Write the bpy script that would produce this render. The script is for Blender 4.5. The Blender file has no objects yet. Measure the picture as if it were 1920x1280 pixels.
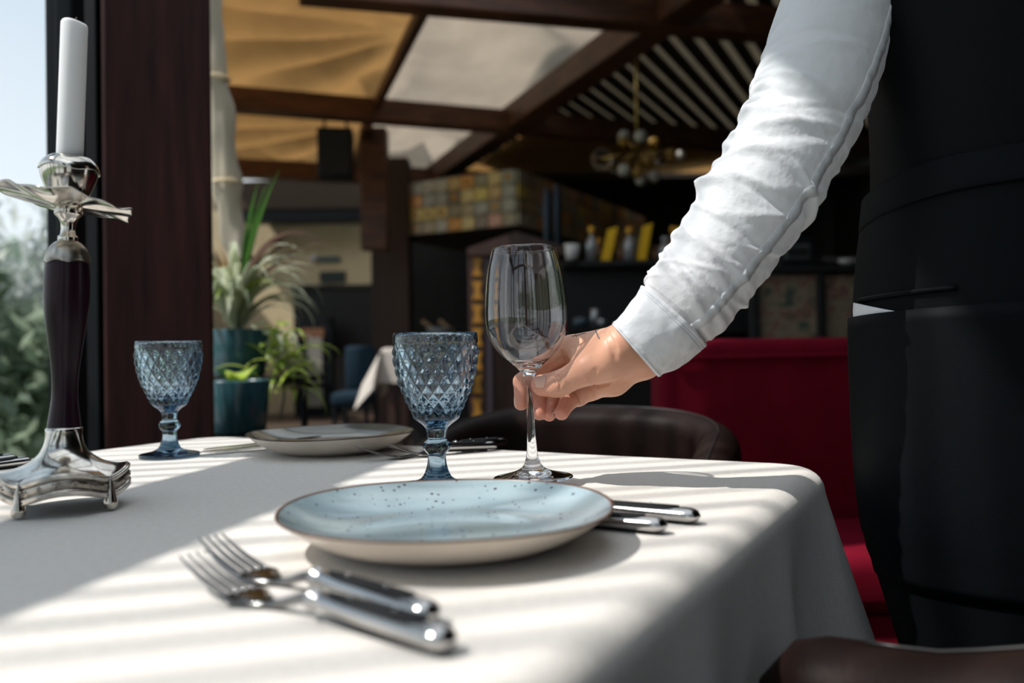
import bpy, bmesh, math, random
import numpy as np
from mathutils import Vector, Matrix, noise
from mathutils.bvhtree import BVHTree

random.seed(7)
rng = np.random.default_rng(7)
scene = bpy.context.scene
COL = scene.collection
PI = math.pi

# ------------------------------------------------------------------ camera
FPX = 1550.0
CAM = np.array([0.0, 0.0, 0.8955])
PITCH = math.atan(15 / FPX)
ROLL = math.radians(0.8)
_F = np.array([0, math.cos(PITCH), math.sin(PITCH)])
_R0 = np.array([1.0, 0, 0])
_U0 = np.array([0, -math.sin(PITCH), math.cos(PITCH)])
_R = math.cos(ROLL) * _R0 - math.sin(ROLL) * _U0
_U = math.sin(ROLL) * _R0 + math.cos(ROLL) * _U0
cam_data = bpy.data.cameras.new('camera')
cam_data.lens = FPX / 1920 * 36.0
cam_data.sensor_width = 36.0
cam_data.clip_start = 0.02
cam_data.clip_end = 300
cam_data.dof.use_dof = True
cam_data.dof.focus_distance = 0.925
cam_data.dof.aperture_fstop = 3.2
cam = bpy.data.objects.new('camera', cam_data)
COL.objects.link(cam)
cam.matrix_world = Matrix(((_R[0], _U[0], -_F[0], CAM[0]), (_R[1], _U[1], -_F[1], CAM[1]),
                           (_R[2], _U[2], -_F[2], CAM[2]), (0, 0, 0, 1)))
scene.camera = cam


def W(px, py, d):
    """world point seen at pixel (px, py) at depth d metres"""
    return CAM + d * (_F + (px - 960) / FPX * _R + (640 - py) / FPX * _U)


def T(px, py, z):
    """world point seen at pixel (px, py) on the horizontal plane z"""
    r = _F + (px - 960) / FPX * _R + (640 - py) / FPX * _U
    return CAM + r * ((z - CAM[2]) / r[2])


# ------------------------------------------------------------------ world, sun, exposure
world = bpy.data.worlds.new('sky')
scene.world = world
world.use_nodes = True
wn = world.node_tree.nodes
wl = world.node_tree.links
bg = wn['Background']
tc = wn.new('ShaderNodeTexCoord')
sx = wn.new('ShaderNodeSeparateXYZ')
rp = wn.new('ShaderNodeValToRGB')
wl.new(tc.outputs['Generated'], sx.inputs[0])
wl.new(sx.outputs['Z'], rp.inputs[0])
rp.color_ramp.elements[0].position = 0.0
rp.color_ramp.elements[0].color = (0.80, 0.85, 0.88, 1)
rp.color_ramp.elements[1].position = 0.55
rp.color_ramp.elements[1].color = (0.40, 0.51, 0.625, 1)
wl.new(rp.outputs[0], bg.inputs['Color'])
bg.inputs['Strength'].default_value = 1.22

SUN_TAN = 1.43
sun_data = bpy.data.lights.new('sun', 'SUN')
sun_data.energy = 4.7
sun_data.angle = math.radians(0.53)
sun_data.color = (1.0, 0.965, 0.92)
sun = bpy.data.objects.new('sun', sun_data)
COL.objects.link(sun)
sun.location = (-4, 1, 7)
sun.rotation_euler = Vector((-1, -0.30, SUN_TAN)).to_track_quat('Z', 'Y').to_euler()

scene.view_settings.view_transform = 'Standard'
scene.view_settings.look = 'None'
scene.view_settings.exposure = 0.20
scene.view_settings.gamma = 1.0
scene.view_settings.use_curve_mapping = False
cy = scene.cycles
cy.max_bounces = 12
cy.diffuse_bounces = 3
cy.glossy_bounces = 6
cy.transmission_bounces = 12
cy.transparent_max_bounces = 16
cy.caustics_reflective = False
cy.caustics_refractive = True
cy.sample_clamp_indirect = 6.0

# ------------------------------------------------------------------ materials
MATS = {}


def mat(name, col, rough=0.5, metal=0.0, spec=0.5, var=None, bump=None, sss=0.0, sss_r=(0.01, 0.004, 0.002),
        trans=0.0, ior=1.45, sheen=0.0, coat=0.0, coat_rough=0.05, alpha=1.0, col2=None):
    """var=(scale, amount, stretch xyz); bump=(scale, strength, distance[, stretch])"""
    m = bpy.data.materials.new(name)
    m.use_nodes = True
    nt = m.node_tree
    b = nt.nodes['Principled BSDF']
    b.inputs['Base Color'].default_value = (*col, 1)
    b.inputs['Roughness'].default_value = rough
    b.inputs['Metallic'].default_value = metal
    b.inputs['Specular IOR Level'].default_value = spec
    b.inputs['IOR'].default_value = ior
    b.inputs['Transmission Weight'].default_value = trans
    b.inputs['Sheen Weight'].default_value = sheen
    b.inputs['Coat Weight'].default_value = coat
    b.inputs['Coat Roughness'].default_value = coat_rough
    if sss:
        b.inputs['Subsurface Weight'].default_value = sss
        b.inputs['Subsurface Radius'].default_value = sss_r
        b.inputs['Subsurface Scale'].default_value = 1.0
    co = nt.nodes.new('ShaderNodeTexCoord')
    if var:
        mp = nt.nodes.new('ShaderNodeMapping')
        nt.links.new(co.outputs['Object'], mp.inputs[0])
        mp.inputs['Scale'].default_value = var[2] if len(var) > 2 else (1, 1, 1)
        nz = nt.nodes.new('ShaderNodeTexNoise')
        nz.inputs['Scale'].default_value = var[0]
        nz.inputs['Detail'].default_value = 6
        nt.links.new(mp.outputs[0], nz.inputs['Vector'])
        cr = nt.nodes.new('ShaderNodeValToRGB')
        a = var[1]
        c2 = col2 or tuple(min(1, c * (1 + a)) for c in col)
        cr.color_ramp.elements[0].position = 0.3
        cr.color_ramp.elements[1].position = 0.7
        cr.color_ramp.elements[0].color = (*[c * (1 - a) for c in col], 1)
        cr.color_ramp.elements[1].color = (*c2, 1)
        nt.links.new(nz.outputs['Fac'], cr.inputs[0])
        nt.links.new(cr.outputs[0], b.inputs['Base Color'])
    if bump:
        mp = nt.nodes.new('ShaderNodeMapping')
        nt.links.new(co.outputs['Object'], mp.inputs[0])
        if len(bump) > 3:
            mp.inputs['Scale'].default_value = bump[3]
        nz = nt.nodes.new('ShaderNodeTexNoise')
        nz.inputs['Scale'].default_value = bump[0]
        nz.inputs['Detail'].default_value = 4
        nt.links.new(mp.outputs[0], nz.inputs['Vector'])
        bp = nt.nodes.new('ShaderNodeBump')
        bp.inputs['Strength'].default_value = bump[1]
        bp.inputs['Distance'].default_value = bump[2]
        nt.links.new(nz.outputs['Fac'], bp.inputs['Height'])
        nt.links.new(bp.outputs[0], b.inputs['Normal'])
    MATS[name] = m
    return m


def principled(m):
    return m.node_tree.nodes['Principled BSDF']


def canvas_mat(name, col, tr):
    m = bpy.data.materials.new(name)
    m.use_nodes = True
    nt = m.node_tree
    nt.nodes.remove(nt.nodes['Principled BSDF'])
    out = nt.nodes['Material Output']
    d = nt.nodes.new('ShaderNodeBsdfDiffuse')
    t = nt.nodes.new('ShaderNodeBsdfTranslucent')
    mx = nt.nodes.new('ShaderNodeMixShader')
    co = nt.nodes.new('ShaderNodeTexCoord')
    nz = nt.nodes.new('ShaderNodeTexNoise')
    nz.inputs['Scale'].default_value = 3
    nz.inputs['Detail'].default_value = 5
    cr = nt.nodes.new('ShaderNodeValToRGB')
    cr.color_ramp.elements[0].color = (*[c * 0.85 for c in col], 1)
    cr.color_ramp.elements[1].color = (*col, 1)
    cr.color_ramp.elements[0].position = 0.35
    cr.color_ramp.elements[1].position = 0.6
    nt.links.new(co.outputs['Object'], nz.inputs['Vector'])
    nt.links.new(nz.outputs['Fac'], cr.inputs[0])
    nt.links.new(cr.outputs[0], d.inputs[0])
    nt.links.new(cr.outputs[0], t.inputs[0])
    mx.inputs[0].default_value = tr
    nt.links.new(d.outputs[0], mx.inputs[1])
    nt.links.new(t.outputs[0], mx.inputs[2])
    nt.links.new(mx.outputs[0], out.inputs[0])
    return m


def pane_mat(name, tint=(0.985, 0.99, 0.99)):
    m = bpy.data.materials.new(name)
    m.use_nodes = True
    nt = m.node_tree
    nt.nodes.remove(nt.nodes['Principled BSDF'])
    out = nt.nodes['Material Output']
    t = nt.nodes.new('ShaderNodeBsdfTransparent')
    t.inputs[0].default_value = (*tint, 1)
    g = nt.nodes.new('ShaderNodeBsdfGlossy')
    g.inputs['Roughness'].default_value = 0.02
    fr = nt.nodes.new('ShaderNodeLayerWeight')
    pw = nt.nodes.new('ShaderNodeMath')
    pw.operation = 'POWER'
    pw.inputs[1].default_value = 4.0
    ma = nt.nodes.new('ShaderNodeMath')
    ma.operation = 'MULTIPLY_ADD'
    ma.inputs[1].default_value = 0.6
    ma.inputs[2].default_value = 0.03
    mx = nt.nodes.new('ShaderNodeMixShader')
    nt.links.new(fr.outputs['Facing'], pw.inputs[0])
    nt.links.new(pw.outputs[0], ma.inputs[0])
    nt.links.new(ma.outputs[0], mx.inputs[0])
    nt.links.new(t.outputs[0], mx.inputs[1])
    nt.links.new(g.outputs[0], mx.inputs[2])
    nt.links.new(mx.outputs[0], out.inputs[0])
    return m


def glass_mat(name, col=(1, 1, 1), ior=1.5, absorb=None, density=0):
    m = bpy.data.materials.new(name)
    m.use_nodes = True
    nt = m.node_tree
    nt.nodes.remove(nt.nodes['Principled BSDF'])
    out = nt.nodes['Material Output']
    g = nt.nodes.new('ShaderNodeBsdfGlass')
    g.inputs['Color'].default_value = (*col, 1)
    g.inputs['Roughness'].default_value = 0.0
    g.inputs['IOR'].default_value = ior
    nt.links.new(g.outputs[0], out.inputs['Surface'])
    if absorb:
        v = nt.nodes.new('ShaderNodeVolumeAbsorption')
        v.inputs['Color'].default_value = (*absorb, 1)
        v.inputs['Density'].default_value = density
        nt.links.new(v.outputs[0], out.inputs['Volume'])
    return m


def thin_bowl_glass(name, z0, z1):
    m = glass_mat(name, (1, 1, 1), 1.5)
    nt = m.node_tree
    out = nt.nodes['Material Output']
    g = [n for n in nt.nodes if n.type == 'BSDF_GLASS'][0]
    t = nt.nodes.new('ShaderNodeBsdfTransparent')
    t.inputs[0].default_value = (0.985, 0.99, 0.99, 1)
    gl = nt.nodes.new('ShaderNodeBsdfGlossy')
    gl.inputs['Roughness'].default_value = 0.0
    lw = nt.nodes.new('ShaderNodeLayerWeight')
    pw = nt.nodes.new('ShaderNodeMath')
    pw.operation = 'POWER'
    pw.inputs[1].default_value = 4.5
    ma = nt.nodes.new('ShaderNodeMath')
    ma.operation = 'MULTIPLY_ADD'
    ma.inputs[1].default_value = 0.8
    ma.inputs[2].default_value = 0.038
    nt.links.new(lw.outputs['Facing'], pw.inputs[0])
    nt.links.new(pw.outputs[0], ma.inputs[0])
    thin = nt.nodes.new('ShaderNodeMixShader')
    nt.links.new(ma.outputs[0], thin.inputs[0])
    nt.links.new(t.outputs[0], thin.inputs[1])
    nt.links.new(gl.outputs[0], thin.inputs[2])
    co = nt.nodes.new('ShaderNodeTexCoord')
    sp = nt.nodes.new('ShaderNodeSeparateXYZ')
    mr = nt.nodes.new('ShaderNodeMapRange')
    mr.inputs['From Min'].default_value = z0
    mr.inputs['From Max'].default_value = z1
    nt.links.new(co.outputs['Object'], sp.inputs[0])
    nt.links.new(sp.outputs['Z'], mr.inputs['Value'])
    fin = nt.nodes.new('ShaderNodeMixShader')
    nt.links.new(mr.outputs[0], fin.inputs[0])
    nt.links.new(g.outputs[0], fin.inputs[1])
    nt.links.new(thin.outputs[0], fin.inputs[2])
    nt.links.new(fin.outputs[0], out.inputs['Surface'])
    return m


# ------------------------------------------------------------------ mesh helpers
def obj(name, V, F, m=None, parent=None, smooth=True, loc=None, world=False):
    """one mesh object; with world=True the vertices are world points and are moved into the parent's frame"""
    V = np.asarray(V, dtype=float)
    if world and parent is not None:
        inv = np.array(parent_matrix(parent).inverted())
        V = V @ inv[:3, :3].T + inv[:3, 3]
    me = bpy.data.meshes.new(name)
    me.from_pydata(V.tolist(), [], [tuple(int(i) for i in f) for f in F])
    me.validate()
    me.update()
    if smooth:
        me.polygons.foreach_set('use_smooth', [True] * len(me.polygons))
    if m is not None:
        me.materials.append(m)
    o = bpy.data.objects.new(name, me)
    COL.objects.link(o)
    if parent is not None:
        o.parent = parent
    if loc is not None:
        o.location = loc
    return o


def parent_matrix(o):
    return Matrix.LocRotScale(o.location, o.rotation_euler, o.scale) if o.parent is None else parent_matrix(o.parent) @ Matrix.LocRotScale(o.location, o.rotation_euler, o.scale)


def thing(name, label, cat, loc=(0, 0, 0), rotz=0.0, group=None, rot=None):
    o = bpy.data.objects.new(name, None)
    COL.objects.link(o)
    o.location = loc
    o.rotation_euler = rot if rot is not None else (0, 0, rotz)
    o.empty_display_size = 0.05
    tag(o, label, cat, group)
    return o


def tag(o, label=None, cat=None, group=None, kind=None):
    if label:
        o['label'] = label
    if cat:
        o['category'] = cat
    if group:
        o['group'] = group
    if kind:
        o['kind'] = kind
    return o


def struct(o, label=None):
    o['kind'] = 'structure'
    if label:
        o['label'] = label
    return o


def copy_tree(o, parent=None):
    c = o.copy()
    COL.objects.link(c)
    if parent is not None:
        c.parent = parent
    for ch in list(o.children):
        copy_tree(ch, c)
    return c


class MB:
    """collects shapes into one mesh"""

    def __init__(self):
        self.V = []
        self.F = []

    def add(self, V, F):
        n = len(self.V)
        self.V += [tuple(v) for v in V]
        self.F += [tuple(i + n for i in f) for f in F]
        return self

    def box(self, c, s, rz=0.0, bev=0.0, M=None, seg=2):
        V, F = box_mesh(s, bev, seg)
        V = np.array(V)
        if rz:
            V = V @ np.array(Matrix.Rotation(rz, 3, 'Z')).T
        if M is not None:
            V = V @ np.array(M.to_3x3()).T
        return self.add(V + np.array(c), F)

    def build(self, name, m, parent=None, smooth=False, world=False):
        return obj(name, self.V, self.F, m, parent, smooth, world=world)


_boxcache = {}


def box_mesh(s, bev=0.0, seg=2):
    key = (tuple(round(float(x), 5) for x in s), round(bev, 5), seg)
    if key in _boxcache:
        return _boxcache[key]
    bm = bmesh.new()
    bmesh.ops.create_cube(bm, size=1.0)
    for v in bm.verts:
        v.co = Vector((v.co.x * s[0], v.co.y * s[1], v.co.z * s[2]))
    if bev > 0:
        bmesh.ops.bevel(bm, geom=list(bm.edges), offset=bev, segments=seg, profile=0.5, affect='EDGES')
    bm.verts.index_update()
    V = [tuple(v.co) for v in bm.verts]
    F = [tuple(v.index for v in f.verts) for f in bm.faces]
    bm.free()
    _boxcache[key] = (V, F)
    return V, F


def box(name, c, s, m, parent=None, rz=0.0, bev=0.003, world=False, smooth=False, seg=2):
    return MB().box(c, s, rz, bev, seg=seg).build(name, m, parent, smooth, world)


def beam_between(name, a, b, w, h, m, parent=None, bev=0.006, up=(0, 0, 1)):
    """rectangular beam from a to b, w across and h along up"""
    a, b = Vector(a), Vector(b)
    d = b - a
    x = d.normalized()
    z = Vector(up)
    y = z.cross(x).normalized()
    z = x.cross(y)
    V, F = box_mesh((d.length, w, h), bev)
    M = Matrix((x, y, z)).transposed()
    V = [tuple(M @ Vector(v) + (a + b) / 2) for v in V]
    return obj(name, V, F, m, parent, False, world=True)


def lathe_mesh(prof, n=48, rf=None, closed=False):
    """prof: list of (r, z); rf(theta, i, r, z) -> (r, z)"""
    V, F = [], []
    k = len(prof)
    for j in range(n):
        th = 2 * PI * j / n
        for i, (r, z) in enumerate(prof):
            if rf:
                r, z = rf(th, i, r, z)
            V.append((r * math.cos(th), r * math.sin(th), z))
    for j in range(n):
        j2 = (j + 1) % n
        for i in range(k if closed else k - 1):
            i2 = (i + 1) % k
            F.append((j * k + i, j2 * k + i, j2 * k + i2, j * k + i2))
    return V, F


def lathe(name, prof, m, parent=None, n=48, rf=None, closed=False, loc=None, smooth=True):
    V, F = lathe_mesh(prof, n, rf, closed)
    o = obj(name, V, F, m, parent, smooth, loc)
    weld(o)
    return o


def weld(o, d=1e-6):
    bm = bmesh.new()
    bm.from_mesh(o.data)
    bmesh.ops.remove_doubles(bm, verts=bm.verts, dist=d)
    bmesh.ops.recalc_face_normals(bm, faces=bm.faces)
    bm.to_mesh(o.data)
    bm.free()
    return o


def catmull(pts, n):
    """resample points with a Catmull-Rom curve to n points"""
    P = np.asarray(pts, float)
    P = np.vstack([2 * P[0] - P[1], P, 2 * P[-1] - P[-2]])
    out = []
    k = len(P) - 3
    for t in np.linspace(0, k - 1e-9, n):
        i = int(t)
        f = t - i
        p0, p1, p2, p3 = P[i:i + 4]
        out.append(0.5 * ((2 * p1) + (-p0 + p2) * f + (2 * p0 - 5 * p1 + 4 * p2 - p3) * f * f + (-p0 + 3 * p1 - 3 * p2 + p3) * f ** 3))
    return np.array(out)


def tube_mesh(path, rad, n=12, cap=True, flat=None, up=(0, 0, 1)):
    """sweep a circle (or an ellipse, flat = second radius) along path"""
    P = np.asarray(path, float)
    k = len(P)
    rad = np.broadcast_to(np.asarray(rad, float), (k,))
    r2 = rad if flat is None else np.broadcast_to(np.asarray(flat, float), (k,))
    tan = np.gradient(P, axis=0)
    tan /= np.linalg.norm(tan, axis=1)[:, None] + 1e-12
    V, F = [], []
    u = np.asarray(up, float)
    a = np.cross(u, tan[0])
    if np.linalg.norm(a) < 1e-4:
        a = np.cross((1, 0, 0), tan[0])
    a /= np.linalg.norm(a)
    for i in range(k):
        a = a - tan[i] * a.dot(tan[i])
        a /= np.linalg.norm(a)
        b = np.cross(tan[i], a)
        for j in range(n):
            th = 2 * PI * j / n
            V.append(P[i] + a * math.cos(th) * rad[i] + b * math.sin(th) * r2[i])
    for i in range(k - 1):
        for j in range(n):
            j2 = (j + 1) % n
            F.append((i * n + j, i * n + j2, (i + 1) * n + j2, (i + 1) * n + j))
    if cap:
        F.append(tuple(range(n))[::-1])
        F.append(tuple((k - 1) * n + j for j in range(n)))
    return V, F


def tube(name, path, rad, m, parent=None, n=12, cap=True, flat=None, world=False, up=(0, 0, 1)):
    V, F = tube_mesh(path, rad, n, cap, flat, up)
    return obj(name, V, F, m, parent, True, world=world)


def grid_mesh(fn, nu, nv, wrap_u=False):
    V, F = [], []
    for i in range(nu):
        for j in range(nv):
            V.append(fn(i / (nu if wrap_u else nu - 1), j / (nv - 1)))
    for i in range(nu if wrap_u else nu - 1):
        i2 = (i + 1) % nu
        for j in range(nv - 1):
            F.append((i * nv + j, i2 * nv + j, i2 * nv + j + 1, i * nv + j + 1))
    return V, F


def solidify(o, t, offset=-1):
    md = o.modifiers.new('thickness', 'SOLIDIFY')
    md.thickness = t
    md.offset = offset
    return o


def sphere_mesh(c, r, nu=16, nv=10, s=(1, 1, 1)):
    prof = [(r * math.sin(PI * i / nv), -r * math.cos(PI * i / nv)) for i in range(nv + 1)]
    prof[0] = (1e-5, -r)
    prof[-1] = (1e-5, r)
    V, F = lathe_mesh(prof, nu)
    return [(v[0] * s[0] + c[0], v[1] * s[1] + c[1], v[2] * s[2] + c[2]) for v in V], F


# ------------------------------------------------------------------ palette
M_WOOD = mat('dark_red_brown_timber', (0.038, 0.011, 0.009), 0.6, spec=0.25, var=(6, 0.5, (8, 8, 0.6)), bump=(40, 0.2, 0.002, (1, 1, 0.08)))
M_BEAM = mat('brown_roof_timber', (0.085, 0.030, 0.014), 0.5, var=(4, 0.5, (1, 1, 6)), bump=(30, 0.2, 0.002))
M_BLACK = mat('black_painted_metal', (0.007, 0.009, 0.011), 0.5, spec=0.2)
M_DARK = mat('near_black_wall_paint', (0.014, 0.013, 0.012), 0.8, var=(5, 0.3))
M_CEIL = mat('dark_ceiling_boards', (0.05, 0.035, 0.025), 0.8, var=(4, 0.3))
M_CREAM = mat('cream_wall_plaster', (0.85, 0.69, 0.43), 0.85, var=(3, 0.12), bump=(60, 0.2, 0.002))
M_FLOOR = mat('dark_floor_boards', (0.07, 0.045, 0.03), 0.5, var=(3, 0.4, (1, 8, 1)))
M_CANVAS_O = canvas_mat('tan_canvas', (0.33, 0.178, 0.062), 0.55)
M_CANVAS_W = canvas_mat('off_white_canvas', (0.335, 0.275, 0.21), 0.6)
M_AWNING = canvas_mat('white_awning_canvas', (0.90, 0.93, 0.96), 0.62)
M_PANE = pane_mat('window_glass')
M_SILVER = mat('tarnished_silver', (0.62, 0.58, 0.52), 0.14, 1.0, var=(60, 0.35), bump=(300, 0.06, 0.0006))
M_SILVER_D = mat('aged_silver_relief', (0.42, 0.38, 0.33), 0.3, 1.0, var=(90, 0.5), bump=(400, 0.15, 0.0008))
M_STEEL = mat('polished_steel', (0.50, 0.49, 0.48), 0.16, 1.0)
M_GLASS = glass_mat('clear_glass', (1, 1, 1), 1.5)
M_BLUEGLASS = glass_mat('blue_pressed_glass', (0.93, 0.97, 1.0), 1.5, (0.30, 0.48, 0.58), 66)
M_CLOTH = mat('ivory_tablecloth', (0.755, 0.705, 0.65), 0.9, spec=0.15, sheen=0.15, var=(160, 0.05, (1, 1, 1)), bump=(900, 0.35, 0.0012))

# ------------------------------------------------------------------ setting: room
ROOF = 3.045
HZ = 3.50
WALL_D = np.array([0.2, 0.98, 0.0]) / np.linalg.norm([0.2, 0.98])      # along the left glazed wall


def wall_pt(y, z=0.0, off=0.0):
    """point on the glazed side wall; off = metres outwards"""
    return np.array([-1.17 + 0.204 * (y - 0.95), y, z]) + off * np.array([-0.98, 0.2, 0])


fv = [(-1.75, -1.6), (5.0, -1.6), (5.0, 12.7), (-5.4, 12.7), (-1.0, 2.1), (-0.98, 1.95)]
fl = obj('floor', [(x, y, z) for z in (0.0, -0.1) for x, y in fv],
         [tuple(range(6)), tuple(range(11, 5, -1))] + [(i, i + 6, (i + 1) % 6 + 6, (i + 1) % 6) for i in range(6)], M_FLOOR, None, False)
struct(fl, 'dark timber floor of the restaurant')
# opaque ceiling over the part of the room in front of the canvas bays, and behind them
cl = box('ceiling', (2.9, 1.75, 3.13), (4.2, 6.6, 0.12), M_CEIL, bev=0)
struct(cl, 'dark boarded ceiling on the bar side')
cln = bpy.data.objects.new('ceiling_awning', None)
COL.objects.link(cln)
struct(cln, 'translucent canvas awning over the dining tables')
for k in range(4):
    ya, yb = -1.6 + 1.66 * k, -1.6 + 1.66 * (k + 1)
    xa = -1.66 + 0.204 * (ya + 1.6) + 0.0
    def awn(u, v, ya=ya, yb=yb):
        y_ = ya + (yb - ya) * v
        x0 = min(-1.13 + 0.204 * (y_ - 0.95), -0.55 - 0.25 * max(0, y_ - 2.0)) - (0.35 if y_ > 1.75 else 0.0)  # extra overhang beside the column is added to keep sun off the sofa
        x_ = x0 + (0.85 - x0) * u
        return (x_, y_, HZ + 0.14 - 0.05 * math.sin(PI * v) + 0.01 * math.sin(9 * x_))
    gv_, gf_ = grid_mesh(awn, 40, 10)
    obj('canvas_panel', gv_, gf_, M_AWNING, cln)
    box('beam', (0.2, ya, HZ + 0.08), (2.9, 0.09, 0.12), M_BEAM, cln)
cl2 = box('ceiling', (4.0, 11.9, 3.2), (10, 2.0, 0.12), M_CEIL, bev=0)
struct(cl2, 'dark ceiling above the far wall')
cl4 = box('ceiling', (6.6, 8.0, 3.5), (5.0, 8.0, 0.1), M_CEIL, bev=0)
struct(cl4, 'dark ceiling beyond the corrugated roof')

# glazed side wall (its panes, posts, transom and head)
wl_o = bpy.data.objects.new('window_1', None)
COL.objects.link(wl_o)
struct(wl_o, 'tall black framed window wall beside the table, trees outside')


def wall_beam(name, y0, y1, z, th, h, m=M_BLACK, off=0.0, par=None):
    return beam_between(name, wall_pt(y0, z, off), wall_pt(y1, z, off), th, h, m, par or wl_o)


wall_beam('head_beam', -1.6, 1.9, HZ + 0.08, 0.12, 0.16)
wall_beam('transom', -1.6, 1.9, 2.08, 0.07, 0.25)
wall_beam('sun_blocker', 1.45, 1.9, (2.6 + HZ) / 2, 0.06, HZ - 2.6)  # unseen panel added to block sun stripes from the sofa
wall_beam('sill', -1.6, 1.9, 0.40, 0.10, 0.06)
wall_beam('lower_panel', -1.6, 1.9, 0.18, 0.05, 0.36)
for y in (-1.57, -0.85, -0.12, 1.84):
    beam_between('mullion', wall_pt(y, 0), wall_pt(y, HZ), 0.06, 0.06, M_BLACK, wl_o, up=(0, 1, 0))
for y0, y1 in ((-1.54, -0.88), (-0.82, -0.15), (-0.09, 1.81)):
    for z0, z1 in ((0.44, 1.955), (2.205, HZ - 0.01)):
        a, b = wall_pt(y0), wall_pt(y1)
        V = []
        for off in (-0.003, 0.003):
            for p in (a, b):
                for z in (z0, z1):
                    V.append((p[0] - 0.98 * off, p[1] + 0.2 * off, z))
        F = [(0, 1, 3, 2), (4, 6, 7, 5), (0, 2, 6, 4), (1, 5, 7, 3), (0, 4, 5, 1), (2, 3, 7, 6)]
        obj('pane', V, F, M_PANE, wl_o, False)

# brown timber column beside the window
c0, c1 = W(180, 600, 1.92), W(362, 600, 1.92)
colm = box('column_1', ((c0[0] + c1[0]) / 2 - 0.02, 2.06, 1.55), (c1[0] - c0[0] + 0.015, 0.2, 3.1), M_WOOD, bev=0.008, rz=0.0)
V = np.array([v.co[:] for v in colm.data.vertices])
cc_ = V.mean(0)
ra = 0.36
Vr = (V - cc_) @ np.array(Matrix.Rotation(ra, 3, 'Z')).T + cc_
for v_, q_ in zip(colm.data.vertices, Vr):
    v_.co = q_
jb = box('window_jamb', (W(160, 600, 1.99)[0], 2.02, 1.55), (0.085, 0.1, 3.1), M_BLACK, bev=0.004)
struct(jb, 'black window jamb against the timber column')
struct(colm, 'dark red-brown timber column between window and potted plants')

# glazed wall behind the photographer
w2 = bpy.data.objects.new('window_2', None)
COL.objects.link(w2)
struct(w2, 'black framed glazed wall facing the terrace')
for x in (-1.72, -0.92, -0.10, 0.82, 1.28):
    box('mullion', (x, -1.64, 1.5), (0.09, 0.08, 3.0), M_BLACK, w2, bev=0.003)
for xa, xb in ((-1.675, -0.965), (-0.875, -0.145), (0.38, 0.775), (0.865, 1.235)):
    for z0, z1 in ((0.1, 2.2), (2.3, 2.98)):
        box('pane', ((xa + xb) / 2, -1.64, (z0 + z1) / 2), (xb - xa, 0.006, z1 - z0), M_PANE, w2, bev=0)
for z, h in ((0.05, 0.1), (2.25, 0.08), (3.03, 0.1)):
    box('rail', (-0.22, -1.64, z), (3.06, 0.07, h), M_BLACK, w2, bev=0.003)
pil = box('column_5', (0.15, -1.66, 1.5), (0.46, 0.2, 3.0), M_WOOD, bev=0.006)
struct(pil, 'broad timber pillar in the glazed wall behind the photographer')
wf_ = box('wall_front', (3.16, -1.66, 1.65), (3.66, 0.14, 3.4), M_DARK, bev=0)
struct(wf_, 'near black wall behind the photographer')

wr = box('wall_right', (4.9, 5.2, 1.65), (0.2, 14.2, 3.5), M_DARK, bev=0)
struct(wr, 'near black wall on the bar side of the room')
wb = box('wall_back', (1.0, 12.55, 1.65), (12.4, 0.2, 3.5), M_DARK, bev=0)
struct(wb, 'dark far wall of the restaurant')
wlf = beam_between('wall_left', (-4.40, 10.2, 1.65), (-5.35, 12.4, 1.65), 0.15, 3.5, M_DARK)
struct(wlf, 'dark side wall beyond the potted plants')
w3 = bpy.data.objects.new('window_3', None)
COL.objects.link(w3)
struct(w3, 'side window behind the column lighting the potted plants')
for k in range(8):  # far bays are unseen, added to bring skylight to the back wall
    q = k / 7
    p = (-1.02 - 3.34 * q, 2.25 + 7.9 * q)
    box('mullion', (p[0], p[1], 1.5), (0.06, 0.06, 3.0), M_BLACK, w3, rz=0.4, bev=0.003)
for z_, h_ in ((0.2, 0.4), (3.03, 0.1)):
    beam_between('rail', (-1.02, 2.25, z_), (-4.36, 10.15, z_), 0.07, h_, M_BLACK, w3)
beam_between('pane', (-1.05, 2.3, 1.7), (-4.34, 10.1, 1.7), 0.006, 2.56, M_PANE, w3, bev=0)

# outside: ground, pergola, railing, trees
M_GROUND = mat('grey_terrace_paving', (0.42, 0.42, 0.41), 0.9, var=(2, 0.2))
M_LAWN = mat('rough_grass_ground', (0.10, 0.15, 0.07), 0.95, var=(1.5, 0.4))
gr = box('ground', (-3, 2, -0.45), (120, 120, 0.1), M_LAWN, bev=0)
struct(gr, 'grassy ground outside the windows')
ter = box('terrace_floor', (1.3, -4.0, -0.2), (8.0, 4.6, 0.4), M_GROUND, bev=0)
struct(ter, 'pale paved terrace behind the photographer')
ter2 = box('terrace_path', (-2.9, 0.9, -0.2), (3.0, 4.6, 0.4), M_GROUND, bev=0)
struct(ter2, 'pale paved strip under the slatted pergola')

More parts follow.
